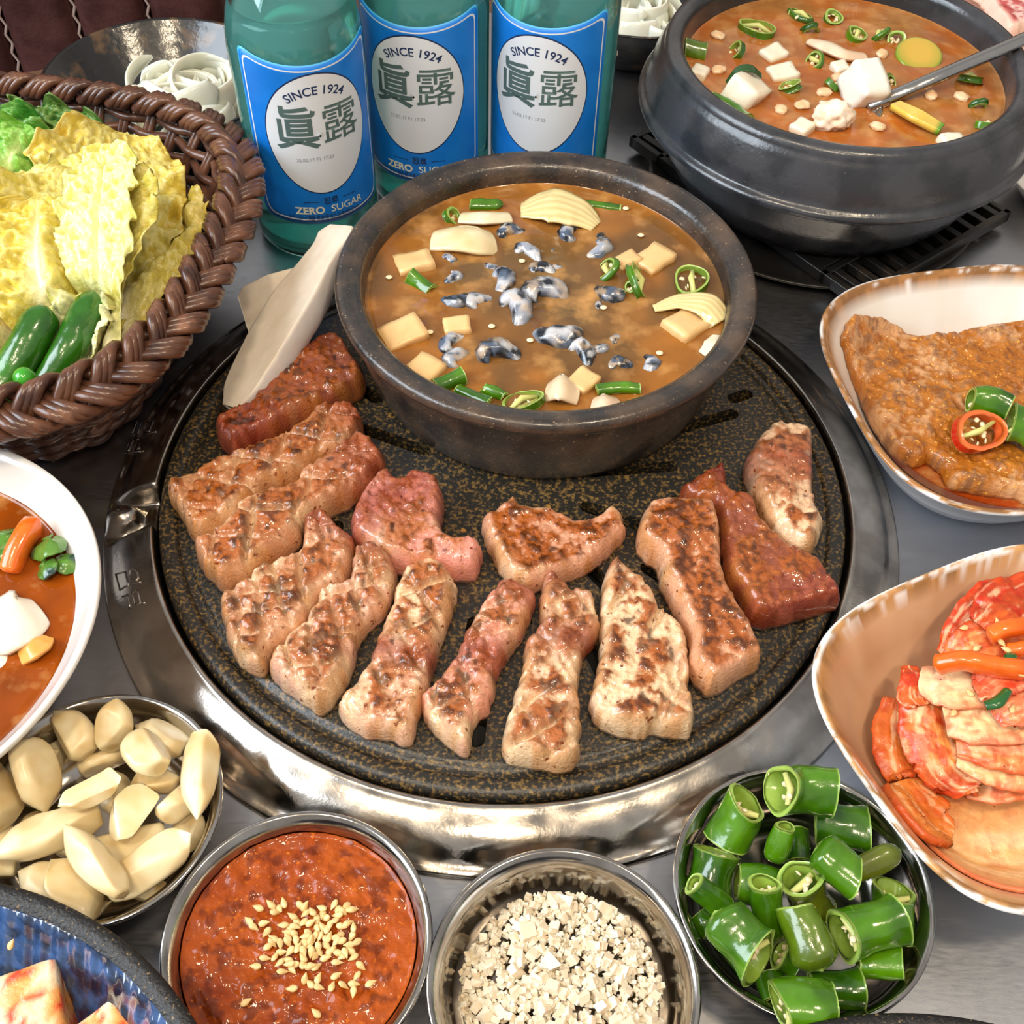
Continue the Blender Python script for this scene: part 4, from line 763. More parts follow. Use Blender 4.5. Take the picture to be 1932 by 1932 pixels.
# sheet pieces: leaves, onion, cabbage
def sheet(name, P, wid, th, mat, colf, label, cat, group=None, seed=1, arch=0., ruff=0., nn=(0, 0, 1), nu=40, nv=16, parent=None, freq=160, floor=None, drape=None):
    P = curve_pts(np.array(P), nu); T_, N_, B_ = frames(P, up=nn); w = np.interp(np.linspace(0, 1, nu), np.linspace(0, 1, len(wid)), wid); v = np.linspace(-1, 1, nv)
    G = P[:, None, :]+B_[:, None, :]*(w[:, None]*v[None])[..., None]+N_[:, None, :]*(-arch*(w[:, None]*v[None]**2))[..., None]
    q = G.reshape(-1, 3); G = G+N_[:, None, :]*((fbm(q, freq, 3, seed).reshape(nu, nv)-.5)*2*ruff*(.4+.6*np.abs(v)[None]))[..., None]
    if floor is not None: G[..., 2] = np.maximum(G[..., 2], (floor(G.reshape(-1, 3))+th*.5+.0014).reshape(nu, nv))
    if drape is not None: G = drape.conform(G, th+.0007); drape.add(G)
    V, F = shell(G, th); u = np.tile(np.repeat(np.linspace(0, 1, nu), nv), 2); vv = np.tile(np.tile(v, nu), 2)
    return obj(name, V, F, mat, parent, col=colf(V, u, vv), label=label, cat=cat, group=group)
m_veg = M('soft_vegetable', attr=True, rough=.2, coat=.4, crough=.08, sss=.25, sr=.004, spec=.55, bump=.12, bscale=400, bdist=.0004)
def cpale(a, b, seed=1, sc=120): return lambda V, u, v: mix(np.tile(np.array(a), (len(V), 1)), b, np.clip(fbm(V, sc, 3, seed)*1.3-.15, 0, 1))
def sp(crop, zs, pts): return [at(x, y, zs+z_, crop) for x, y, z_ in pts]
def crib(V, u, v): return mix(np.tile(L(236, 216, 160), (len(V), 1)), L(196, 168, 104), np.clip(.5+.5*np.sin(v*16+u*6), 0, 1)*.7)
sheet('cabbage_leaf', sp('cp', ZS1, [(870, 330, .001), (1000, 300, .006), (1120, 340, .004), (1195, 400, .000)]), [.006, .014, .011, .005], .0012, m_veg, crib, 'fan-shaped pale cabbage leaf floating at the far side of the brown soup', 'cabbage', seed=2, ruff=.001, arch=.12)
sheet('cabbage_leaf', sp('cp', ZS1, [(1440, 755, .001), (1560, 720, .004), (1670, 735, .005), (1730, 810, .001)]), [.002, .005, .008, .007], .0014, m_veg, crib, 'curved pale cabbage leaf over the tofu cube in the brown soup', 'cabbage', seed=3, ruff=.0008, arch=.2)
sheet('onion_piece', sp('cp', ZS1, [(490, 455, .001), (600, 440, .005), (690, 450, .005), (755, 465, .001)]), [.0075, .0095, .0098, .0085], .003, m_veg, cpale(L(238, 224, 188), L(212, 184, 130), 2), 'large translucent onion piece floating in the brown soup', 'onion', seed=4, arch=.3)
sheet('onion_piece', sp('cp', ZS1, [(610, 362, .001), (710, 360, .004), (825, 360, .001)]), [.004, .005, .004], .0022, m_veg, cpale(L(240, 230, 204), L(214, 190, 146), 3), 'narrow onion strip floating in the brown soup', 'onion', seed=5, arch=.3)
sheet('mushroom_piece', sp('cp', ZS1, [(985, 1105, .001), (1040, 1080, .006), (1115, 1120, .001)]), [.006, .008, .006], .003, m_veg, cpale(L(240, 224, 198), L(212, 180, 140), 3), 'white arched mushroom piece near the rim of the brown soup', 'mushroom', seed=6, arch=.3)
sheet('mushroom_piece', sp('cp', ZS1, [(1180, 1165, .001), (1230, 1155, .004), (1290, 1165, .001)]), [.004, .006, .004], .003, m_veg, cpale(L(236, 214, 190), L(206, 160, 124), 3), 'small pinkish mushroom piece near the rim of the brown soup', 'mushroom', seed=7, arch=.3)
sheet('onion_piece', sp('cp', ZS1, [(1660, 960, .001), (1705, 915, .004), (1735, 880, .002)]), [.004, .006, .005], .002, m_veg, cpale(L(240, 232, 214), L(220, 206, 170), 3), 'white onion piece touching the rim of the brown soup', 'onion', seed=8, arch=.2)
sheet('onion_piece', sp('rp', ZS2, [(930, 190, .002), (1010, 210, .004), (1100, 250, .004), (1195, 265, .001)]), [.003, .0055, .0045, .003], .0024, m_veg, cpale(L(240, 220, 196), L(222, 178, 140), 3), 'white onion strip floating in the orange stew', 'onion', seed=9, arch=.25)
sheet('zucchini_strip', sp('rp', ZS2, [(1330, 490, .003), (1430, 540, .005), (1545, 605, .002)]), [.0035, .0048, .0036], .0035, m_veg, lambda V, u, v: mix(mix(np.tile(L(232, 204, 96), (len(V), 1)), L(214, 180, 70), fbm(V, 200, 2, 3)), L(96, 150, 34), ss(.86, .97, u)), 'yellow zucchini strip with green end floating in the orange stew', 'zucchini', seed=10)
V, F = lathe([(0, -.002), (.0125, -.002), (.0135, -.001), (.0136, .0012), (.0131, .0019), (.0125, .0021), (.0115, .0021), (.006, .0021), (0, .0020)], 40); p = at(1440, 262, ZS2+.0005, 'rp'); V = V @ rot('X', .25).T+p; rr = np.hypot(V[:, 0]-p[0], V[:, 1]-p[1]); obj('zucchini_slice', V, F, m_veg, col=mix(np.tile(L(206, 168, 70), (len(V), 1)), L(128, 150, 44), ss(.010, .0135, rr)), label='round yellow zucchini slice half sunk in the orange stew', cat='zucchini')
sheet('scallion_leaf', sp('rp', ZS2, [(545, 385, .005), (600, 325, .012), (660, 320, .013), (708, 355, .008)]), [.001, .0022, .0026, .0015], .001, m_chili, cpale(GD, L(30, 70, 30), 2), 'dark green scallion leaf draped over the cream tofu cube', 'scallion', seed=11)
for i, (x, y) in enumerate([(800, 510), (505, 165), (510, 325), (1500, 445), (1250, 590), (900, 490), (1270, 250), (1640, 450), (1000, 430), (1065, 360)]):
    V, F = lump(at(x, y, ZS2+.001, 'rp'), (.0035, .0045, .0022), 30+i, 3, .3, 2.5, i); obj('stew_morsel', V, F, m_tofu, col=mix(L(238, 214, 180), L(220, 160, 104), fbm(V, 260, 2, i)), label='pale soft morsel floating in the orange stew', cat='morsel', group='pale morsels in the orange stew')
for i, (x, y) in enumerate([(1320, 325), (1385, 440), (305, 620), (480, 855), (335, 890), (745, 830), (875, 550), (1225, 750), (1465, 945), (910, 890)]):
    inst('chili_seed', SEEDME, np.eye(3)*1.25, at(x, y, ZS1+.0009, 'cp'), label='loose pale chili seed floating on the brown soup', cat='seed', group='loose seeds on the brown soup')
# long-handled spoon in the stew
m_spoon = M('spoon_steel', L(176, 174, 172), .2, 1.0, rvar=.08, rscale=150, bump=.15, bscale=400, bdist=.0003)
a = at(1345, 440, ZS2+.004, 'rp'); b = at(1880, 205, .0958, 'rp'); b = a+(b-a)*1.12; dv = (b-a)/np.linalg.norm(b-a); spn = empty('spoon', a, 'steel spoon standing in the orange stew against the pot rim', 'spoon')
V, F = tube(np.array([a-dv*.02, a+dv*.03, a+dv*.08, b+dv*.06]), np.array([[.0034, .0040], [.0034, .0042], [.0032, .0042], [.0030, .0046]]), 20); obj('handle', V, F, m_spoon, spn)
V, F = sph(3); Bs = basis(dv*np.array([1, 1, .3])); V = V*np.array([.024, .016, .004]); V[:, 2] += .5*(V[:, 0]**2+V[:, 1]**2)/.03; obj('spoon_bowl', V @ Bs.T+a-dv*.036+np.array([0, 0, -.006]), F, m_spoon, spn)
# ------------------------------------------------------------------ garlic bowl
m_garlic = M('garlic', attr=True, rough=.3, spec=.45, sss=.25, sr=.004, coat=.8, crough=.16, bump=.15, bscale=220, bdist=.0005)
def garlic_mesh(seed, kind):
    V, F = sph(4); rg = np.random.default_rng(seed); x = V[:, 0]; t = (x+1)/2
    prof = np.where(t > .5, np.cos(np.clip((t-.5)/.5, 0, 1)*math.pi/2)**.55, 1-.35*((.5-t)/.5)**2.5); rad = np.hypot(V[:, 1], V[:, 2])+1e-9; a = np.arctan2(V[:, 2], V[:, 1])
    k = rg.random()*6; fac = (1+.10*np.cos(3*a+k)+.07*np.cos(2*a+k*2))*prof; y = np.cos(a)*np.minimum(rad*1.15, 1)*fac; z = np.sin(a)*np.minimum(rad*1.15, 1)*fac
    X = np.clip(x, -.82, 1); V = np.stack([X*1.32+.0, y*.80+.16*(t-.4)**2, z*.78], 1)
    if kind == 'half': V[:, 2] = np.minimum(V[:, 2], .06+.05*V[:, 0])
    if kind == 'slice': V[:, 2] *= .36; V[:, 1] *= 1.15
    if kind == 'long': V *= np.array([1.28, .74, .72])
    for _ in range(4):
        nn_ = rg.normal(size=3)*np.array([.35, 1, 1]); nn_ /= np.linalg.norm(nn_); q_ = V @ nn_; V = V-np.maximum(0, q_-.50)[:, None]*nn_*.86
    V += .03*(fbm(V+seed, 1.6, 2, seed)[:, None]-.5)*V
    n = fbm(V+seed, 1.8, 3, seed); col = mix(L(240, 228, 190), L(214, 182, 122), np.clip(n*1.5-.2, 0, 1)); cutm = ss(-.74, -.82, x)
    col = mix(col, L(232, 214, 166), cutm*.8); rr = np.hypot(V[:, 1], V[:, 2]); col = mix(col, L(206, 172, 112), cutm*ss(.34, .2, rr)*.7)
    if kind == 'half': fl = V[:, 2] > .02+.05*V[:, 0]; col = np.where(fl[:, None], mix(L(248, 240, 208), L(232, 216, 150), fbm(V, 3, 3, seed)), col)
    return mesh('garlic_clove', V, F, m_garlic, True, col)
GM_ = {(k, i): garlic_mesh(10*i+len(k), k) for k in ('whole', 'half', 'slice', 'long') for i in range(3)}
glab = {'whole': ('whole', 'plump whole peeled garlic clove in the steel garlic bowl'), 'half': ('halved', 'halved garlic clove with its flat cut face up in the steel bowl'), 'slice': ('flat', 'flat garlic slice in the steel garlic bowl'), 'long': ('long', 'slender garlic clove lying in the steel garlic bowl')}
# (x, y, z, angle of the tip in the picture, length px, kind, roll, pitch)
GA = [(640, 290, .034, 75, 300, 'whole', .3, .5), (950, 265, .031, 160, 300, 'whole', 2, .2), (825, 405, .040, 128, 330, 'whole', 1, -.2), (1085, 590, .034, -95, 420, 'long', .5, .1), (405, 365, .030, 130, 310, 'whole', 4, .3),
      (250, 595, .034, -75, 400, 'whole', 2.4, -.4), (520, 640, .041, 215, 350, 'half', .35, .25), (735, 730, .035, 235, 370, 'half', -.35, .25), (270, 845, .034, 205, 460, 'long', 1.2, .15), (35, 750, .033, 95, 440, 'slice', 1.0, .0),
      (70, 410, .030, 20, 280, 'whole', 1, .2), (715, 930, .028, 200, 470, 'whole', 1.0, .1), (975, 720, .026, 40, 280, 'whole', 3, .2), (910, 1035, .028, 30, 460, 'long', 2.2, .2), (550, 1020, .033, 128, 410, 'long', .4, .1),
      (475, 1180, .031, 140, 420, 'slice', .5, .3), (230, 1080, .027, 160, 340, 'whole', 1.5, .1), (560, 450, .026, 20, 280, 'whole', 2.5, .1), (900, 600, .028, 200, 280, 'whole', .5, .1), (215, 360, .026, 60, 220, 'whole', .5, .3), (30, 1010, .026, 80, 280, 'whole', 1.5, .2),
      (80, 590, .022, 10, 260, 'whole', 2, 0), (640, 600, .022, 100, 260, 'whole', 2, 0), (420, 880, .022, 60, 260, 'whole', 1, 0), (800, 1180, .021, 20, 240, 'whole', 1, 0), (500, 1330, .026, 10, 240, 'long', 1, 0), (1040, 830, .021, 70, 240, 'whole', 1, 0), (120, 830, .024, 70, 240, 'whole', 1, 0)]
for i, (x, y, z, an, ln, k, ro, pi_) in enumerate(GA):
    z = z-.006; p = at(x, y, z, 'ga'); q = at(x+100*math.cos(math.radians(an)), y-100*math.sin(math.radians(an)), z, 'ga'); d_ = q-p; d_ /= np.linalg.norm(d_); d_ = d_*math.cos(pi_)+np.array([0, 0, math.sin(pi_)])
    mpp = np.dot(p-CAM, FW)/F_PX; s_ = ln/2.962*mpp/2.28; Bm = basis(d_) @ rot('X', ro)
    inst('garlic_clove', GM_[(k, i % 3)], Bm*s_, p, label='garlic clove half buried under the top cloves in the bowl' if i >= 21 else glab[k][1], cat='garlic', group='buried garlic cloves' if i >= 21 else glab[k][0]+' garlic cloves in the steel bowl')
# ------------------------------------------------------------------ red bean paste with sesame
m_paste = M('bean_paste', attr=True, rough=.4, coat=.4, crough=.04, spec=.2, smoothcoat=True, bump=.6, bscale=520, bdist=.0008, var=.15, cscale=160, c3=L(186, 92, 16), c3scale=500, lo3=.62, hi3=.72)
SC = np.array(BOWLS['sauce'])
def cps(V): return mix(mix(L(134, 50, 3), L(170, 78, 10), np.clip(fbm(V, 90, 3, 3)*1.4-.2, 0, 1)), L(92, 30, 3), ss(.55, .68, fbm(V, 300, 3, 7))*.7)
disc_surface('bean_paste', SC, .0403, .0205, m_paste, .0022, 'lumpy orange-red bean paste filling a steel bowl', 'sauce', 9, cps, n=200, nrad=80, depth=.003, sc=190)
V, F = sph(3); tt = (V[:, 0]+1)/2; k_ = 1-.62*ss(.35, 1, tt); V = np.stack([V[:, 0]*.00215, V[:, 1]*.00128*k_, V[:, 2]*.00072*k_], 1); m_ses = M('sesame', L(226, 196, 140), .38, c2=L(206, 168, 106), cscale=500, sss=.1, sr=.001)
SES = mesh('sesame_seed', V, F, m_ses)
pts = [(590, 800), (620, 838), (645, 725), (770, 730), (795, 695), (895, 715), (1090, 708), (1145, 748), (1195, 893), (1250, 1067), (1225, 1127), (1210, 1172), (1205, 1220), (1308, 1168), (1148, 1180), (1080, 1185), (1003, 1192), (998, 1140), (950, 1172), (842, 1200), (628, 1068), (575, 1278), (985, 1343), (1105, 1123), (920, 1140), (708, 950), (695, 870), (680, 815), (735, 905), (855, 1060), (905, 1055)]
rg = np.random.default_rng(4)
while len(pts) < 112:
    q = rg.normal((955, 905), (140, 105));
    if abs(q[0]-955) < 270 and abs(q[1]-905) < 210 and all((q[0]-a)**2+(q[1]-b)**2 > 24**2 for a, b in pts): pts.append(tuple(q))
for i, (x, y) in enumerate(pts):
    p = at(x, y, .0222+(.0008 if i > 31 and i % 3 == 0 else 0), 'sa'); a = rg.random()*6.28; d_ = np.array([math.cos(a), math.sin(a), rg.normal()*.25])
    inst('sesame_seed', SES, basis(d_, (rg.normal()*.35, rg.normal()*.35, 1)), p, label='pale sesame seed sprinkled on the red bean paste', cat='sesame', group='sesame seeds on the bean paste')
# ------------------------------------------------------------------ coarse salt
m_salt = M('salt_crystal', L(240, 228, 208), .35, sss=.35, sr=.002, spec=.5, c2=L(222, 202, 172), cscale=300)
def crystal(seed):
    rg = np.random.default_rng(seed); c = np.array([[x, y, z] for z in (-1, 1) for x, y in ((-1, -1), (1, -1), (1, 1), (-1, 1))], float); c[4:, :2] *= rg.uniform(.5, .95); c += rg.normal(size=c.shape)*.16; c *= rg.uniform(.7, 1.15, 3)
    mid = c[4:].mean(0)-np.array([0, 0, rg.uniform(.1, .45)]); V = np.concatenate([c, [mid]]); F4 = np.array([[3, 2, 1, 0], [0, 1, 5, 4], [1, 2, 6, 5], [2, 3, 7, 6], [3, 0, 4, 7]]); F3 = np.array([[4, 5, 8], [5, 6, 8], [6, 7, 8], [7, 4, 8]]); return V, [F4, F3]
CRY = [mesh('salt_crystal', *crystal(i), m_salt, False) for i in range(10)]; SLC = np.array(BOWLS['salt']); rg = np.random.default_rng(8)
def salt_h(x, y):
    d_ = np.hypot(x-.004, y-.004)/.037; return .0108+.0062*np.clip(1-d_**2, 0, 1)+.0022*(fbm(np.array([[x, y, 0]]), 130, 2, 3)[0]-.5)
def spot(R):
    while True:
        x, y = rg.uniform(-R, R, 2)
        if x*x+y*y < R*R: return x, y
for i in range(300):
    x, y = spot(.0335); s_ = rg.uniform(.00085, .00175) if i > 22 else rg.uniform(.0017, .0026); Rm = np.array(Matrix.Rotation(rg.uniform(0, 6.28), 3, Vector(rg.normal(size=3)).normalized()))
    inst('salt_crystal', CRY[i % 10], Rm*s_, (SLC[0]+x, SLC[1]+y, salt_h(x, y)+s_*.55), label='coarse white salt crystal in the steel salt bowl', cat='salt', group='coarse salt crystals')
parts = []
for i in range(1700):
    x, y = spot(.0352); s_ = rg.uniform(.0006, .00125); Rm = np.array(Matrix.Rotation(rg.uniform(0, 6.28), 3, Vector(rg.normal(size=3)).normalized())); V, F = crystal(i % 40)
    parts.append(((V*s_) @ Rm.T+np.array([SLC[0]+x, SLC[1]+y, salt_h(x, y)-rg.uniform(-.0002, .0022)]), F))
obj('salt_bed', *merge(parts), m_salt, smooth=False, label='bed of coarse salt grains in the steel bowl', cat='salt', kind='stuff')
# ------------------------------------------------------------------ chili bowl
GC = 'green chili pieces in the steel bowl'
def cp(x0, y0, z0_, x1, y1, z1_, d_, seed, label, **k):
    if label is None: label = ('dark green chili piece buried among the others in the bowl' if k.get('dark', 0) >= .3 else 'slim tube of green chili in the steel chili bowl' if d_ < 170 else 'green chili piece with a rounded closed end in the bowl' if not (k.get('open0', True) and k.get('open1', True)) else 'fat green chili piece with seeds at its cut end' if k.get('seeds', 3) >= 4 else 'plain thick green chili segment in the steel bowl')
    d_ *= 1.08; ptube('ch', 0, x0, y0, z0_, x1, y1, z1_, d_, label, seed, group=GC, **k)
lw = None; lo_l = 'olive green chili piece in the steel chili bowl'
cp(545, 225, .038, 830, 240, .038, 215, 201, lw, bow=.04, seeds=4); cp(500, 280, .036, 400, 500, .024, 220, 202, lw, seeds=5); cp(655, 365, .038, 600, 560, .026, 125, 203, lw, open1=False, seeds=2); cp(790, 350, .028, 1060, 390, .028, 190, 204, lw, dark=.25)
cp(810, 545, .036, 1010, 720, .034, 185, 205, lw, open0=False, seeds=2); cp(850, 510, .026, 1120, 590, .027, 110, 206, lw, dark=.3); cp(285, 440, .028, 225, 660, .022, 205, 207, lw, dark=.25, seeds=5); cp(180, 670, .036, 350, 810, .028, 130, 208, lw, seeds=4)
cp(420, 660, .024, 640, 690, .024, 210, 209, lw, dark=.2); cp(740, 620, .036, 800, 790, .022, 190, 210, 'olive green chili piece showing its open seeded end', olive=.75, seeds=5); cp(575, 720, .040, 600, 1040, .024, 165, 211, lw, open1=False, seeds=4)
cp(1320, 620, .033, 990, 770, .028, 130, 212, 'olive pointed chili tip in the steel chili bowl', olive=.8, open0=False, dark=.15); cp(895, 960, .033, 1190, 860, .033, 225, 213, lw, seeds=5); cp(1300, 760, .032, 1290, 1030, .024, 200, 214, lw, dark=.05)
cp(730, 830, .034, 880, 1170, .030, 235, 215, 'long olive chili end with a white stem scar', olive=.45, open1=False); cp(270, 960, .033, 500, 1210, .030, 245, 216, lw, open0=False); cp(1030, 1090, .026, 1270, 1095, .030, 165, 217, lw, seeds=4); cp(610, 1260, .036, 890, 1260, .035, 260, 218, lw, seeds=6)
cp(910, 1280, .028, 1190, 1270, .028, 185, 219, lw, dark=.15); cp(720, 380, .022, 740, 550, .022, 120, 220, lw, dark=.4); cp(380, 850, .022, 470, 950, .020, 170, 221, lw, dark=.35); cp(600, 1110, .024, 680, 1150, .022, 150, 222, lw, dark=.35); cp(520, 1190, .022, 560, 1330, .024, 150, 223, lw, dark=.35); cp(180, 840, .016, 250, 930, .016, 170, 224, lw, dark=.5); cp(1150, 830, .018, 1230, 930, .016, 150, 225, lw, dark=.4)
# ------------------------------------------------------------------ marinated pork in the white square bowl
def slab_obj(name, pts, crop, z, t, mat, colf, label, cat, seed=1, step=.0014, amp=.002, w=.004, tilt=None, zf=None, fr=150):
    W = np.array([at(x, y, z+t*.6, crop)[:2] for x, y in pts]); X, F, d, bl = slab(W, step, .0007, seed); dome = np.sqrt(np.clip(1-(1-np.clip(d/w, 0, 1))**2.2, 0, 1))
    n1 = fbm(X, fr*.35, 3, seed); n2 = fbm(X, fr, 4, seed+1); n3 = fbm(X, fr*3, 2, seed+2); base = z+(zf(X) if zf else 0); Z = base+t*(.2+.8*dome)+amp*((n1-.5)+(n2-.5)*1.3+(n3-.5)*.6)*dome
    V, FF = slab_close(X, Z, F, bl, z); V[len(X):, 2] = (base[bl] if np.ndim(base) else base); col = colf(X, d, n1, n2, n3); col = np.concatenate([col, col[bl]]); return obj(name, V, FF, mat, col=col, label=label, cat=cat)
m_marin = M('marinated_pork', attr=True, rough=.35, coat=.5, crough=.05, spec=.3, smoothcoat=True, sss=.04, sr=.003, bump=.8, bscale=480, bdist=.0012, var=.18, cscale=240, c3=L(224, 160, 70), c3scale=520, lo3=.62, hi3=.70)
UC = np.array([.2402, .0492])
def cm_(X, d, n1, n2, n3):
    c_ = mix(mix(L(146, 78, 12), L(190, 118, 36), np.clip(n2*1.8-.4, 0, 1)), L(206, 158, 112), ss(.50, .62, n1*.6+n3*.4)*.75); c_ = mix(c_, L(96, 44, 8), ss(.54, .66, n3*.5+n2*.5)*.7); ed = ss(.0035, .0008, d)*ss(.0, -.012, X[:, 1]-(-.005+.15*(X[:, 0]-.2))); return mix(c_, L(232, 206, 168), ed*.8)
mp = [(360, 400), (470, 395), (600, 450), (720, 525), (900, 535), (1100, 500), (1300, 450), (1500, 420), (1700, 440), (1760, 800), (1730, 1300), (1600, 1560), (1400, 1530), (1150, 1500), (1000, 1460), (930, 1370), (860, 1310), (760, 1330), (600, 1200), (480, 1020), (400, 850), (330, 620), (300, 530)]
W = []
for x, y in mp:                                 # the outline follows the bowl wall where the slab leans on it
    z = .022
    for _ in range(30): z = .5*z+.5*(max(.016, SQZ[0](at(x, y, z, 'ub')[None])[0])+.004)
    W.append(at(x, y, z, 'ub')[:2])
X, F, d, bl = slab(np.array(W), .0013, .0007, 31); fz = SQZ[0](X); dome = np.sqrt(np.clip(1-(1-np.clip(d/.004, 0, 1))**2.2, 0, 1)); n1 = fbm(X, 52, 3, 31); n2 = fbm(X, 150, 4, 32); n3 = fbm(X, 450, 2, 33)
bot = np.maximum(.0153, fz+.0003); Z = np.maximum(.016, fz)+.009*(.2+.8*dome)+.0052*((n1-.5)+(n2-.5)*1.3+(n3-.5)*.6)*dome; Z = np.maximum(Z, bot+.0008+.0045*dome)
# underside follows the bowl
nX = len(X); V = np.concatenate([np.c_[X, Z], np.c_[X, bot]]); i_ = np.arange(len(bl)); j_ = (i_+1) % len(bl); FF = [F, F[:, ::-1]+nX, np.stack([bl[j_], bl[i_], bl[i_]+nX, bl[j_]+nX], 1)]; col = cm_(X, d, n1, n2, n3)
obj('marinated_pork', V, FF, m_marin, col=np.concatenate([col, col]), label='brown glossy marinated pork slab covering the white square bowl', cat='meat')
disc_surface('marinade', UC, .0575, .0155, m_broth, .0002, 'thin reddish brown marinade at the bottom of the white square bowl', 'sauce', 3, lambda V: np.tile(L(150, 58, 14), (len(V), 1)))
ringc(1180, 1115, 350, 'ub', .033, 'red chili ring lying on the marinated pork', 301, None, .45, .0055, oval=.8, yaw=-1.2, red=True, seeds=4)
ptube('ub', .035, 1130, 900, .002, 1390, 960, .003, 200, 'dark green chili slice behind the red chili ring', 302, dark=.35, bow=.08); ptube('ub', .034, 1350, 1060, .002, 1560, 1160, .002, 210, 'green chili piece beside the red chili ring', 303, bow=.1)
# ------------------------------------------------------------------ kimchi in the tan square bowl
m_kim = M('kimchi', attr=True, rough=.3, coat=.45, crough=.05, spec=.35, sss=.22, sr=.004, bump=.6, bscale=300, bdist=.0012, var=.16, cscale=160, c3=L(160, 30, 8), c3scale=420, lo3=.70, hi3=.76)
def ck(a, b, c_=L(190, 40, 8), k=.5, seed=1):
    def f_(V, u, v):
        c = mix(np.tile(a, (len(V), 1)), b, np.clip(fbm(V, 70, 3, seed)*1.8-.4, 0, 1)); n = fbm(np.stack([u*2.5, v*7, 0*u+seed], 1), 1, 4, seed)
        c = mix(c, L(246, 214, 168), ss(.54, .66, n)*.55); c = mix(c, c_, ss(.50, .64, fbm(V, 190, 3, seed+2))*k); c = mix(c, c_*.8, ss(.50, .40, n)*.45*k)
        return mix(c, L(206, 60, 10), np.clip(np.abs(v)**5*.6, 0, 1))
    return f_
KW, KO, KR = L(230, 182, 124), L(210, 104, 34), L(176, 52, 14)
KPS = []; KDR = Drape((0, 0, 1), .0009)
def kp(pts, wid, label, a, b, seed, name='kimchi_leaf', th=.0016, ruff=.0022, arch=.15, k=.5, cat='kimchi'): KPS.append((np.mean([p[2] for p in pts]), len(KPS), lambda: sheet(name, [at(x, y, z_, 'ki') for x, y, z_ in pts], wid, th, m_kim, ck(a, b, k=k, seed=seed), label, cat, 'cabbage kimchi in the tan bowl', seed, arch, ruff, nu=70, nv=30, floor=SQZ[1], drape=KDR)))
kp([(470, 1400, .016), (700, 1500, .014), (900, 1560, .013), (1150, 1540, .014), (1350, 1440, .018)], [.006, .022, .030, .030, .022], 'broad pale kimchi leaf spread at the bottom of the tan bowl', KW, L(232, 172, 108), 1, ruff=.002, k=.25)
kp([(490, 1330, .018), (560, 1440, .019), (650, 1540, .018), (730, 1590, .016)], [.008, .013, .013, .006], 'orange translucent kimchi stem curled at the tip of the pile', KO, L(236, 154, 72), 2, th=.003, arch=.35, k=.35)
kp([(470, 930, .022), (455, 1050, .022), (465, 1180, .021), (500, 1310, .019)], [.004, .007, .0075, .005], 'narrow brown-orange kimchi strip against the bowl wall', L(226, 132, 60), KO, 3, th=.0022)
kp([(600, 830, .034), (640, 960, .033), (660, 1120, .030), (730, 1260, .026), (860, 1360, .022)], [.008, .011, .012, .011, .004], 'thick orange kimchi stem folded across the pile', L(240, 160, 84), KR, 4, th=.003, arch=.3, k=.7)
kp([(580, 850, .036), (720, 850, .041), (860, 830, .042), (960, 840, .038)], [.006, .012, .013, .008], 'cream white kimchi leaf base on top of the pile', L(246, 222, 176), L(236, 186, 128), 5, arch=.3, k=.35)
kp([(700, 980, .038), (820, 970, .041), (960, 1000, .040), (1100, 1040, .036)], [.010, .014, .013, .010], 'pale pleated kimchi leaf in the middle of the pile', L(240, 204, 150), L(226, 150, 96), 6, arch=.25)
kp([(760, 1110, .034), (900, 1110, .037), (1050, 1120, .037), (1250, 1100, .033)], [.007, .012, .013, .012], 'orange kimchi leaf below the pleated one', L(240, 180, 116), KO, 7, k=.6)
kp([(770, 1190, .030), (900, 1210, .032), (1050, 1230, .032), (1250, 1200, .030)], [.005, .010, .011, .010], 'lower pale orange kimchi leaf with stringy ridges', L(242, 190, 132), L(234, 140, 70), 8, k=.4)
kp([(810, 1330, .021), (920, 1330, .024), (1060, 1290, .026), (1250, 1260, .026)], [.005, .008, .009, .009], 'short white-tipped kimchi piece near the bare leaf', L(246, 214, 166), KO, 9, k=.5)
kp([(700, 720, .036), (780, 640, .042), (880, 540, .045), (970, 440, .045), (1030, 370, .040)], [.003, .008, .011, .010, .003], 'pointed red kimchi leaf rising at the far end of the pile', KR, L(226, 96, 34), 10, ruff=.003, k=.9)
kp([(860, 620, .044), (960, 520, .050), (1040, 460, .050), (1150, 420, .048)], [.006, .011, .012, .010], 'crumpled red kimchi leaf beside the pointed one', L(176, 48, 14), KO, 11, ruff=.003, k=.9)
kp([(840, 920, .042), (900, 870, .047), (980, 820, .049), (1080, 830, .046)], [.004, .007, .009, .006], 'pink-red curled kimchi leaf edge on the pile', L(232, 96, 60), L(242, 160, 110), 12, ruff=.003, k=.6)
kp([(940, 1010, .043), (1000, 960, .047), (1090, 920, .047), (1200, 930, .044)], [.005, .009, .010, .008], 'ruffled salmon kimchi leaf with green scallion beside it', L(236, 120, 72), L(242, 176, 130), 13, ruff=.003, k=.5)
kp([(760, 760, .040), (860, 700, .044), (980, 680, .046), (1130, 690, .045)], [.008, .012, .013, .012], 'orange kimchi leaf under the carrot strips', L(222, 112, 46), L(240, 168, 100), 14, ruff=.002, k=.7)
kp([(540, 770, .028), (565, 850, .032), (560, 950, .030), (570, 1010, .027)], [.003, .006, .007, .004], 'small red kimchi shred at the tip of the pile', L(220, 80, 40), KO, 15, ruff=.003, k=.8)
kp([(1100, 1080, .036), (1300, 1060, .040), (1500, 1040, .038), (1650, 1040, .030)], [.010, .014, .013, .006], 'pale kimchi leaf on the far right slope of the pile', L(240, 200, 148), KO, 16, k=.5)
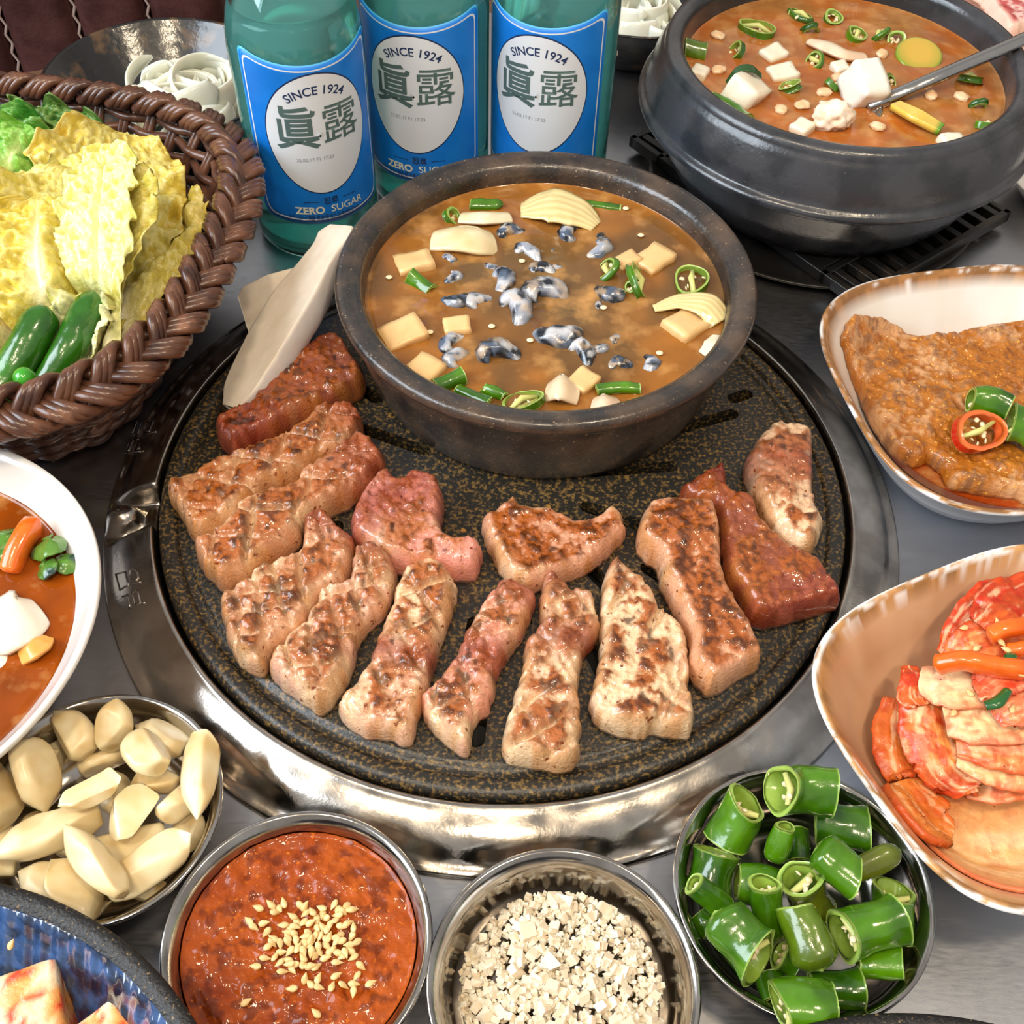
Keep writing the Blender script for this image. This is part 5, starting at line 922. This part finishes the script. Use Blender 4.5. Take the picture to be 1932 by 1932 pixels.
kp([(1150, 900, .044), (1320, 860, .046), (1480, 860, .040), (1640, 880, .030)], [.010, .015, .013, .006], 'salmon kimchi leaf behind the pale leaf on the pile', L(232, 140, 86), L(240, 190, 140), 17, ruff=.003, k=.6)
kp([(1120, 700, .045), (1300, 660, .044), (1480, 680, .038), (1600, 720, .028)], [.010, .015, .012, .006], 'red-orange kimchi leaf beyond the carrot strips', KR, L(236, 150, 86), 18, ruff=.003, k=.8)
kp([(1130, 470, .046), (1280, 470, .044), (1420, 520, .036), (1520, 580, .028)], [.010, .014, .012, .005], 'dark red kimchi leaf sloping towards the bowl wall', L(186, 58, 18), KO, 19, ruff=.003, k=.9)
kp([(1150, 1240, .030), (1350, 1200, .032), (1540, 1180, .026)], [.010, .014, .008], 'orange kimchi stem on the lower slope of the pile', L(236, 170, 110), KO, 20, k=.5)
for _z, _i, f_ in sorted(KPS, key=lambda q: q[:2]): f_()
m_car = M('carrot', attr=True, rough=.22, coat=.5, sss=.15, sr=.003, bump=.2, bscale=500, bdist=.0004, var=.1, cscale=200)
def carrot(pts, w, label, crop='ki', z=0, seed=1, group='carrot strips in the kimchi'):
    P = curve_pts([at(x, y, z+z_, crop) for x, y, z_ in pts], 24); r_ = np.full(24, w); r_[0] *= .6; r_[-1] *= .6; a = np.arange(12)*2*math.pi/12; sec = np.stack([np.sign(np.cos(a))*np.abs(np.cos(a))**.5, np.sign(np.sin(a))*np.abs(np.sin(a))**.5*.75], 1)
    V, F = tube(P, r_, sec=sec); V += (fbm(V, 250, 2, seed)-.5)[:, None]*.0006; obj('carrot_strip', V, F, m_car, col=mix(L(226, 84, 14), L(238, 122, 34), fbm(V, 160, 3, seed)), label=label, cat='carrot', group=group)
carrot([(665, 765, .044), (800, 745, .050), (930, 770, .050), (1100, 790, .050)], .0042, 'long orange carrot strip lying across the kimchi', seed=1); carrot([(920, 630, .053), (990, 600, .055), (1100, 580, .055)], .0042, 'short orange carrot strip by the red kimchi leaf', seed=2); carrot([(1000, 700, .052), (1080, 690, .053), (1150, 660, .052)], .0032, 'thin red-orange carrot strip near the pile edge', seed=3)
def scal(pts, w, crop, label, dark=0): sheet('scallion_piece', [at(x, y, z_, crop) for x, y, z_ in pts], [w*.7, w, w*.6], .0012, m_chili, cpale(L(20, 74, 34), L(44, 110, 40), 3), label, 'scallion', seed=5, arch=.5, nu=20, nv=8)
scal([(900, 955, .050), (960, 935, .052), (1010, 880, .052)], .0022, 'ki', 'dark green scallion strip on the salmon kimchi leaf'); scal([(1000, 715, .055), (1020, 720, .056), (1040, 715, .055)], .0018, 'ki', 'tiny green scallion bit by the carrot strips')
for i, (x, y, z_) in enumerate([(805, 733, .0525), (960, 562, .054), (800, 588, .046), (980, 660, .054), (865, 683, .048), (828, 895, .044), (750, 993, .042), (1070, 808, .0515), (1030, 970, .0495), (1000, 690, .055)]):
    for _ in range(12 if i not in (0, 3, 7, 9) else 0):
        ii, jj = KDR.ij(at(x, y, z_, 'ki')[None]); z_ = .5*z_+.5*(max(KDR.H[ii[0], jj[0]], .01)+.0011)
    a = i*1.7; inst('sesame_seed', SES, basis((math.cos(a), math.sin(a), .1)), at(x, y, z_, 'ki')+(np.array([-.0022, -.0028, .0046]) if i in (0, 7) else 0), label='white sesame seed on the cabbage kimchi', cat='sesame', group='sesame seeds on the kimchi')
# ------------------------------------------------------------------ water kimchi in the white bowl
def cw(V): return mix(L(158, 76, 14), L(112, 48, 10), np.clip(fbm(V, 50, 3, 3)*1.5-.25, 0, 1))
disc_surface('kimchi_broth', WC, .0790, ZW, m_broth, .0004, 'clear orange broth filling the white bowl', 'soup', 12, cw)
sheet('radish_slice', [at(x, y, ZW+z_, 'wb') for x, y, z_ in [(-120, 1300, .001), (60, 1240, .004), (200, 1200, .004), (350, 1170, .000)]], [.012, .015, .013, .007], .003, m_veg, cpale(L(242, 232, 216), L(226, 206, 184), 4), 'white radish slice floating in the orange broth', 'radish', seed=21, arch=.15)
sheet('radish_slice', [at(x, y, ZW+z_, 'wb') for x, y, z_ in [(-140, 1510, -.004), (10, 1500, -.001), (120, 1480, -.004)]], [.010, .012, .008], .003, m_veg, cpale(L(244, 236, 222), L(228, 210, 188), 5), 'second white radish slice tucked under the larger one', 'radish', seed=22, arch=.15)
carrot([(90, 840, .0), (150, 650, .004), (235, 490, .006), (290, 430, .004)], .0052, 'pointed orange carrot stick in the white bowl', 'wb', ZW, 7, 'carrot in the water kimchi')
sheet('cabbage_strip', [at(x, y, ZW+z_, 'wb') for x, y, z_ in [(190, 1580, .000), (270, 1500, .003), (350, 1440, .003), (410, 1400, .001)]], [.003, .005, .005, .003], .0022, m_veg, cpale(L(232, 176, 92), L(206, 140, 60), 6), 'yellow-orange cabbage strip by the rim of the white bowl', 'cabbage', seed=23)
def green(pts, w, label, seed): sheet('leafy_green', [at(x, y, ZW+z_, 'wb') for x, y, z_ in pts], [w*.5, w, w*.9, w*.3], .0009, m_veg, lambda V, u, v: mix(mix(np.tile(L(40, 96, 26), (len(V), 1)), L(110, 150, 60), fbm(V, 180, 3, seed)), L(30, 60, 56), ss(.5, .65, fbm(V, 90, 3, seed+1))), label, 'leafy green', 'greens in the white bowl', seed, .2, .0024, nu=36, nv=16)
green([(280, 640, .001), (370, 590, .006), (460, 560, .007), (545, 540, .002)], .007, 'blue-green leaf scrap beside the carrot stick', 31); green([(335, 830, .001), (395, 775, .005), (455, 725, .003)], .005, 'bright green leaf stem below the leaf scrap', 32); green([(500, 700, .001), (580, 740, .004), (690, 790, .001)], .005, 'small green leaf at the wall of the white bowl', 33); green([(-60, 640, .001), (0, 660, .006), (60, 760, .003)], .008, 'rounded green pepper leaf by the radish', 34); green([(-20, 480, .000), (60, 520, .003), (130, 480, .001)], .008, 'olive leaf floating at the far side of the broth', 35)
# ------------------------------------------------------------------ radish kimchi in the blue dish
def radk(px, py, size, yaw, label, seed, z=.012, crop='0', tl=.1):
    V, F = rbox(*size, .002, seed, 12); V = V @ (rot('Z', yaw) @ rot('X', tl)).T; p = at(px, py, z+size[2], crop); V = V+np.array([p[0], p[1], z-V[:, 2].min()]); n = fbm(V, 90, 3, seed); n2 = fbm(V, 300, 3, seed+1); col = mix(mix(np.tile(L(244, 224, 190), (len(V), 1)), L(232, 160, 84), ss(.42, .62, n)), L(206, 46, 12), ss(.56, .64, n2)*.9); obj('radish_kimchi', V, F, m_kim, col=col, label=label, cat='radish kimchi', group='radish kimchi in the blue dish')
radk(14, 1916, (.034, .028, .022), .35, 'large pale radish kimchi block in the blue hatched dish', 71, .0072); radk(206, 1958, (.022, .022, .018), .7, 'smaller orange radish kimchi cube in the blue hatched dish', 72, .0072); radk(60, 2170, (.028, .026, .020), .2, 'radish kimchi block half out of view in the blue dish', 73, .0072)
inst('sesame_seed', SES, basis((.4, .6, .6)), at(105, 670, .0335, 'bp'), label='single orange sesame seed stuck to the blue dish wall', cat='sesame')
# ------------------------------------------------------------------ onion slices in the black bowls
m_onion = M('raw_onion', attr=True, rough=.22, coat=.4, sss=.35, sr=.005, spec=.5, bump=.08, bscale=200)
def onion_arc(c, r_, a0, a1, w, tl, yaw, label, seed, group, th=.0016):
    n = 40; a = np.linspace(a0, a1, n); P = np.stack([r_*np.cos(a), r_*np.sin(a)*.8, 0*a], 1) @ (rot('Z', yaw) @ rot('X', tl)).T+np.array(c); nn_ = (rot('Z', yaw) @ rot('X', tl)) @ np.array([0, 0, 1.]); k = np.minimum(1, np.minimum(np.arange(n), np.arange(n)[::-1])/4+.25)
    V, F = tube(P, np.stack([w*k, th*k], 1), 12, up=nn_); obj('onion_slice', V, F, m_onion, col=mix(L(240, 240, 232), L(216, 216, 196), np.clip(fbm(V, 90, 3, seed)*1.3-.1, 0, 1)), label=label, cat='onion', group=group)
rg = np.random.default_rng(21)
def onions(c, n, label, group, sx, sy, zb_):
    for i in range(n):
        x, y = rg.normal(0, sx), rg.normal(0, sy); h = zb_+.020*max(0, 1-(x*x+y*y)/.0018)*rg.uniform(.4, 1)
        onion_arc((c[0]+x, c[1]+y, h), rg.uniform(.015, .028), rg.uniform(0, 3), rg.uniform(4.6, 7.6), rg.uniform(.0040, .0085), rg.uniform(-.5, .8), rg.uniform(0, 6), label, i, group)
onions((OB1[0]+.014, OB1[1]-.008), 22, 'thin white onion ring slice in the mottled bowl behind the basket', 'onion slices behind the basket', .013, .011, .022)
onions((OB2[0]-.004, OB2[1]-.025), 18, 'thin white onion slice in the bowl beside the tall pot', 'onion slices beside the tall pot', .015, .012, .022)
# ------------------------------------------------------------------ raw meat plate and the small white dish behind the tall pot
MPc = np.array([.405, .455]); V, F = lathe([(0, .0005), (.085, .0005), (.09, .003), (.126, .016), (.128, .0175), (.126, .0185), (.09, .007), (0, .006)], 96, (*MPc, 0))
obj('meat_plate', V, F, M('peach_plate', L(240, 214, 200), .25, coat=.3), label='pale plate of raw meat behind the tall stone pot', cat='plate')
m_raw = M('raw_pork', attr=True, rough=.25, coat=.4, sss=.2, sr=.004, bump=.3, bscale=300)
def cr_(X, d, n1, n2, n3): m_ = ss(.44, .5, n2)*(1-ss(.5, .56, n2)); return mix(mix(mix(np.tile(L(190, 62, 62), (len(X), 1)), L(214, 104, 100), n1), L(246, 206, 196), np.clip(m_*1.1, 0, 1)), L(248, 210, 192), ss(.006, .002, d))
slab_obj('raw_pork', [(1790, -60), (1850, -10), (1880, 30), (1905, 58), (1950, 45), (2050, 20), (2060, -120), (1900, -160)], '0', .0175, .011, m_raw, cr_, 'marbled pink raw pork slice on the pale plate', 'meat', 51, .002, .002, .004, fr=90)
slab_obj('raw_pork', [(1938, 84), (1985, 150), (2080, 130), (2070, 48)], '0', .0175, .010, m_raw, cr_, 'second raw pork slice lower on the pale plate', 'meat', 52, .002, .002, .004, fr=90)
V, F = lathe([(0, .0005), (.026, .0005), (.030, .003), (.041, .016), (.042, .018), (.0405, .0182), (.029, .006), (0, .005)], 80, (.345, .258, 0)); obj('sauce_dish', V, F, m_white, label='small white dish beside the tall stone pot', cat='dish')
# ------------------------------------------------------------------ leaves and chilies in the basket
m_leaf = M('fresh_leaf', attr=True, rough=.35, coat=.2, crough=.15, sss=.25, sr=.003, spec=.5, bump=.7, bscale=260, bdist=.0014, var=.1, cscale=150)
LDR = Drape(-FW*.75+np.array([0, 0, .6]))
def leaf(base, tip, width, nrm, label, seed, ca, cb, rib, bow=.01, curl=.25, crink=.0031, ruff=.006, side=0., cat='cabbage', name='cabbage_leaf', group='napa cabbage leaves in the basket', ribw=.16, fr=185, basew=.35, tipcurl=.0, teeth=.05):
    base = np.array(base, float); tip = np.array(tip, float); ln = np.linalg.norm(tip-base); Bs = basis(tip-base, nrm); nu, nv = 110, 80; u = np.linspace(0, 1, nu)[:, None]; v = np.linspace(-1, 1, nv)[None]
    w = width*(basew+(1-basew)*ss(0, .55, u))*np.sqrt(np.clip(1-np.clip((u-.62)/.385, 0, 1)**2.4, .0, 1)); jag = 1+teeth*2*(vn(np.c_[(u*26+0*v).ravel(), np.sign(v+0*u).ravel()*3, np.zeros(nu*nv)], seed)-.5).reshape(nu, nv)*np.abs(v)**3
    x = u*ln*(1+0*v)+ (1-u)*0+.012*width/.05*0; y = v*w*jag+side*np.sin(u*math.pi/2)*ln*.3
    lin = np.stack([x, y, 0*x], -1).reshape(-1, 3); n1 = fbm(lin, fr, 3, seed).reshape(nu, nv); n0 = fbm(lin, fr*.35, 2, seed+2).reshape(nu, nv)
    cell = np.abs(n1-.5)*2; edge = np.abs(v)**3; ribm = np.exp(-(v*w/(width*ribw*(1.15-u)+1e-6))**2)*(1-ss(.75, 1, u))
    z = bow*np.sin(u*math.pi)+curl*w*v**2+crink*2*(1-cell)*(1-ribm)*ss(.05, .3, u)+ruff*(n0-.5)*2*(.3+edge)*ss(.1, .5, u)+ruff*.8*edge*np.sin(u*38+seed+4*n0)*ss(.2, .6, u)-tipcurl*ss(.7, 1, u)*ln*.4+ribm*.0012
    G = base+Bs[:, 0]*x[..., None]+Bs[:, 1]*y[..., None]+Bs[:, 2]*z[..., None]
    q = (G[..., :2]-BC) @ rot('Z', BT)[:2, :2]; zq = np.clip(G[..., 2], 0, HB); ins = .041*(1-zq/HB)**.8+.002+.0085; low = 1-ss(HB+.006, HB+.020, G[..., 2])
    k_ = (np.abs(q[..., 0]/(BA-ins))**BN+np.abs(q[..., 1]/(BB-ins))**BN)**(1/BN); G[..., :2] = BC+(G[..., :2]-BC)*(1-low*(1-1/np.maximum(k_, 1)))[..., None]; G[..., 2] = np.maximum(G[..., 2], .009)
    G = LDR.under(G, .0022); G[..., 2] = np.maximum(G[..., 2], .007); LDR.add(G)
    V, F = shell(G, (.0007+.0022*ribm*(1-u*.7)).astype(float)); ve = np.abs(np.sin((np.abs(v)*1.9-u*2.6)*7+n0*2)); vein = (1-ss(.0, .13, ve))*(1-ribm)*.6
    c_ = mix(np.tile(ca, (nu*nv, 1)), cb, np.clip((u*.75+edge*.5+n1*.7-.5), 0, 1).ravel()); c_ = mix(c_, rib, np.clip(ribm*1.1+vein, 0, 1).ravel()*.85); c_ = mix(c_, cb*.66, (ss(.25, .6, cell)*.5*(1-ribm)).ravel()); c_ = mix(c_, ca*.5+.5*rib, ((1-ss(.0, .22, cell))*.45*(1-ribm)).ravel())  # crinkle shading put into the colour: crevices darker, crests lighter
    return obj(name, V, F, m_leaf, col=np.concatenate([c_, c_]), label=label, cat=cat, group=group)
YA, YB, YR = L(222, 206, 104), L(196, 180, 66), L(236, 230, 190); GA_, GB_ = L(150, 190, 70), L(58, 128, 30)
up_ = -FW*.75+np.array([.0, 0, .6])
LG, LR = 'green lettuce leaves in the basket', L(190, 210, 130)
def whole_chili(P, rad, label, seed, stem=False):
    P = curve_pts(P, 60); s = np.linspace(0, 1, 60); r_ = rad*np.sqrt(np.clip(1-np.clip((s-.80)/.2, 0, 1)**2, .003, 1))*(.80+.2*ss(0, .4, s)); r_[0] *= .5
    V, F = tube(P, r_, 32); V += (fbm(V, 80, 3, seed)-.5)[:, None]*.0045; cc = mix(L(24, 70, 12), L(52, 118, 18), np.clip(fbm(V, 60, 3, seed)*1.6-.3, 0, 1)); root = empty('green_chili', V.min(0)*0+np.array([V[:, 0].mean(), V[:, 1].mean(), V[:, 2].min()]), label, 'chili', 'whole green chilies in the basket'); obj('flesh', V, F, m_chili, root, col=cc)
    LDR.add(V); return root, P
r1, _ = whole_chili([at(-10, 750, .060), at(30, 690, .067), at(62, 635, .073), at(85, 585, .077)], .0086, 'thick whole green chili lying by the basket rim', 5)
r2, P2 = whole_chili([q+np.array([.0045, 0, 0]) for q in (at(60, 732, .060), at(100, 677, .067), at(130, 622, .073), at(160, 552, .078))], .0074, 'whole green chili with its stem ball beside the thicker chili', 9)
V, F = tube(curve_pts([P2[0]+np.array([.003, .002, 0]), at(66, 716, .074), at(50, 714, .080)], 14), [.0022]*14, 10); obj('stem', V, F, m_chili, r2, col=np.tile(L(60, 130, 30), (len(V), 1)))
V, F = sph(3); obj('stem_ball', V*.0046+at(46, 713, .0825), F, m_chili, r2, col=np.tile(L(54, 150, 30), (len(V), 1)))
# from the top of the stack downwards: each leaf lies under those before it
leaf(at(150, 700, .062), at(165, 560, .074), .016, up_, 'small cream cabbage heart leaf tucked beside the chilies', 9, L(244, 240, 190), L(232, 226, 130), L(250, 248, 224), .004, .3, teeth=.16)
leaf(at(205, 665, .066), at(215, 285, .098), .019, up_+np.array([-.2, -.1, .2]), 'narrow crinkled pale cabbage leaf on top of the others', 7, L(238, 236, 160), L(222, 218, 110), L(248, 246, 214), .010, .10, crink=.0034, ruff=.004, fr=230, ribw=.1)
leaf(at(110, 660, .062), at(80, 385, .092), .036, up_+np.array([-.1, 0, .1]), 'small yellow cabbage leaf in the middle of the stack', 6, L(228, 206, 86), L(206, 180, 60), YR, .012, .3)
leaf(at(165, 640, .060), at(140, 330, .088), .040, up_+np.array([.2, 0, 0]), 'inner yellow cabbage leaf folded around its rib', 5, YA, YB, YR, .010, .45)
leaf(at(50, 720, .058), at(20, 500, .088), .045, up_+np.array([-.2, 0, 0]), 'smooth golden cabbage leaf behind the green chilies', 8, L(224, 196, 76), L(214, 190, 76), YR, .010, .2)
leaf(at(80, 700, .045), at(60, 330, .078), .058, up_+np.array([-.2, 0, 0]), 'broad pale yellow cabbage leaf over the basket middle', 3, L(230, 220, 120), YB, YR, .014, .2)
leaf(at(10, 690, .050), at(-30, 400, .082), .055, up_+np.array([-.3, 0, 0]), 'light yellow cabbage leaf by the lettuce side', 4, L(226, 222, 130), L(190, 190, 70), YR, .012, .2)
leaf(at(150, 640, .040), at(235, 262, .070), .040, up_+np.array([.5, 0, 0]), 'yellow cabbage leaf standing at the back of the basket', 1, YA, L(206, 176, 60), YR, .008, .2, side=.1)
leaf(at(215, 640, .050), at(300, 345, .066), .030, up_+np.array([.35, 0, 0]), 'ruffled yellow cabbage leaf leaning on the basket wall', 2, YA, L(200, 170, 56), YR, .008, .15)
leaf(at(-10, 430, .060), at(65, 245, .090), .030, up_+np.array([-.2, 0, 0]), 'bright frilly green lettuce leaf by the basket rim', 12, L(130, 186, 66), L(84, 156, 40), L(206, 224, 150), .008, .2, ruff=.011, cat='lettuce', name='lettuce_leaf', group=LG, teeth=.16)
leaf(at(-60, 420, .060), at(-10, 222, .082), .040, up_, 'green lettuce leaf at the outer side of the basket', 13, L(96, 160, 46), L(50, 118, 28), LR, .008, .2, ruff=.010, cat='lettuce', name='lettuce_leaf', group=LG, teeth=.14)
leaf(at(60, 420, .050), at(150, 222, .076), .034, up_+np.array([.2, .2, 0]), 'dark green lettuce leaf behind the yellow cabbage', 11, L(64, 122, 30), L(36, 88, 20), LR, .006, .1, ruff=.009, cat='lettuce', name='lettuce_leaf', group=LG, teeth=.14)
leaf(at(-60, 560, .050), at(-120, 300, .080), .048, up_+np.array([-.3, .1, 0]), 'yellow-green cabbage leaf between the lettuce and the outermost leaf', 15, L(206, 210, 100), L(176, 180, 60), YR, .012, .2)
leaf(at(-110, 700, .045), at(-150, 380, .078), .052, up_+np.array([-.3, 0, 0]), 'outermost yellow cabbage leaf on the hidden side of the basket', 14, YA, YB, YR, .012, .2)
# small rests and nudges: pieces lie against their neighbours instead of inside them
REST = {
    'chili_piece.009': (0.0048, 0.0019, 0.0053), 'chili_piece.010': (-0.0030, 0.0038, -0.0018), 'chili_piece.012': (0.0027, 0.0005, -0.0017), 'chili_piece.013': (-0.0004, 0.0025, 0.0062), 
    'chili_piece.014': (-0.0002, -0.0005, -0.0022), 'chili_piece.015': (0.0007, -0.0036, -0.0018), 'chili_piece.016': (-0.0008, 0.0004, -0.0008), 'chili_piece.017': (-0.0014, 0.0003, -0.0008), 
    'chili_piece.018': (-0.0005, -0.0010, -0.0014), 'chili_piece.019': (-0.0012, 0.0039, -0.0022), 'chili_piece.020': (-0.0023, 0.0076, 0.0023), 'chili_piece.021': (0.0031, -0.0011, 0.0053), 
    'chili_piece.022': (-0.0026, 0.0043, -0.0024), 'chili_piece.023': (-0.0026, 0.0005, 0.0043), 'chili_piece.024': (0.0012, 0.0069, 0.0037), 'chili_piece.025': (0.0014, 0.0009, -0.0014), 
    'chili_piece.026': (-0.0002, -0.0043, 0.0025), 'chili_piece.027': (-0.0068, 0.0028, -0.0031), 'chili_piece.028': (-0.0009, -0.0004, -0.0006), 'chili_piece.029': (-0.0011, 0.0002, -0.0005), 
    'chili_piece.030': (0.0021, 0.0041, 0.0004), 'chili_piece.031': (0.0040, 0.0023, -0.0036), 'chili_piece.032': (0.0016, 0.0005, 0.0000), 'chili_piece.033': (0.0003, 0.0010, -0.0058), 
    'garlic_clove': (0.0008, 0.0001, 0.0030), 'garlic_clove.001': (-0.0024, -0.0046, -0.0019), 'garlic_clove.002': (-0.0001, -0.0008, 0.0009), 'garlic_clove.003': (0.0025, 0.0038, 0.0032), 
    'garlic_clove.004': (0.0003, 0.0020, 0.0034), 'garlic_clove.005': (-0.0024, 0.0015, 0.0060), 'garlic_clove.006': (-0.0002, 0.0012, 0.0020), 'garlic_clove.007': (0.0005, -0.0015, 0.0010), 
    'garlic_clove.008': (0.0011, -0.0017, 0.0001), 'garlic_clove.009': (-0.0024, 0.0031, 0.0049), 'garlic_clove.010': (0.0091, -0.0050, 0.0002), 'garlic_clove.011': (-0.0018, 0.0002, -0.0053), 
    'garlic_clove.012': (0.0016, 0.0017, 0.0017), 'garlic_clove.013': (-0.0023, -0.0007, 0.0029), 'garlic_clove.014': (0.0020, -0.0036, 0.0080), 'garlic_clove.015': (-0.0019, -0.0000, 0.0017), 
    'garlic_clove.016': (0.0032, -0.0034, -0.0026), 'garlic_clove.017': (-0.0005, 0.0020, -0.0045), 'garlic_clove.018': (-0.0025, 0.0032, -0.0013), 'garlic_clove.019': (0.0062, -0.0054, -0.0036), 
    'garlic_clove.020': (-0.0001, 0.0023, 0.0002), 'garlic_clove.021': (0.0084, -0.0032, -0.0026), 'garlic_clove.022': (0.0014, -0.0030, -0.0002), 'garlic_clove.023': (-0.0001, 0.0000, -0.0003), 
    'garlic_clove.024': (-0.0010, 0.0018, -0.0043), 'garlic_clove.025': (-0.0019, 0.0034, -0.0050), 'garlic_clove.026': (0.0009, -0.0008, -0.0022), 'garlic_clove.027': (0.0011, 0.0004, -0.0057), 
    'chili_ring.002': (-0.0036, -0.0062, 0.0000), 'chili_ring.003': (-0.0014, 0.0008, 0.0000), 'chili_ring.004': (0.0028, 0.0048, 0.0000), 'chili_piece': (0.0040, 0.0000, 0.0000), 
    'chili_piece.003': (0.0000, 0.0048, 0.0000), 'chili_piece.004': (-0.0000, -0.0048, 0.0000), 'chili_ring.011': (0.0008, 0.0000, 0.0000), 'chili_ring.015': (-0.0032, 0.0055, 0.0000), 
    'chili_piece.007': (-0.0042, -0.0024, 0.0000), 'chili_piece.035': (0.0024, 0.0000, -0.0016), 'carrot_strip': (-0.0026, -0.0032, 0.0052), 'mushroom_slice': (0.0025, 0.0002, -0.0013), 
    'chili_ring.021': (0.0000, 0.0000, -0.0022), 'chili_piece.034': (0.0000, 0.0000, -0.0026), }
for _n, _v in REST.items(): bpy.data.objects[_n].location += Vector(_v)
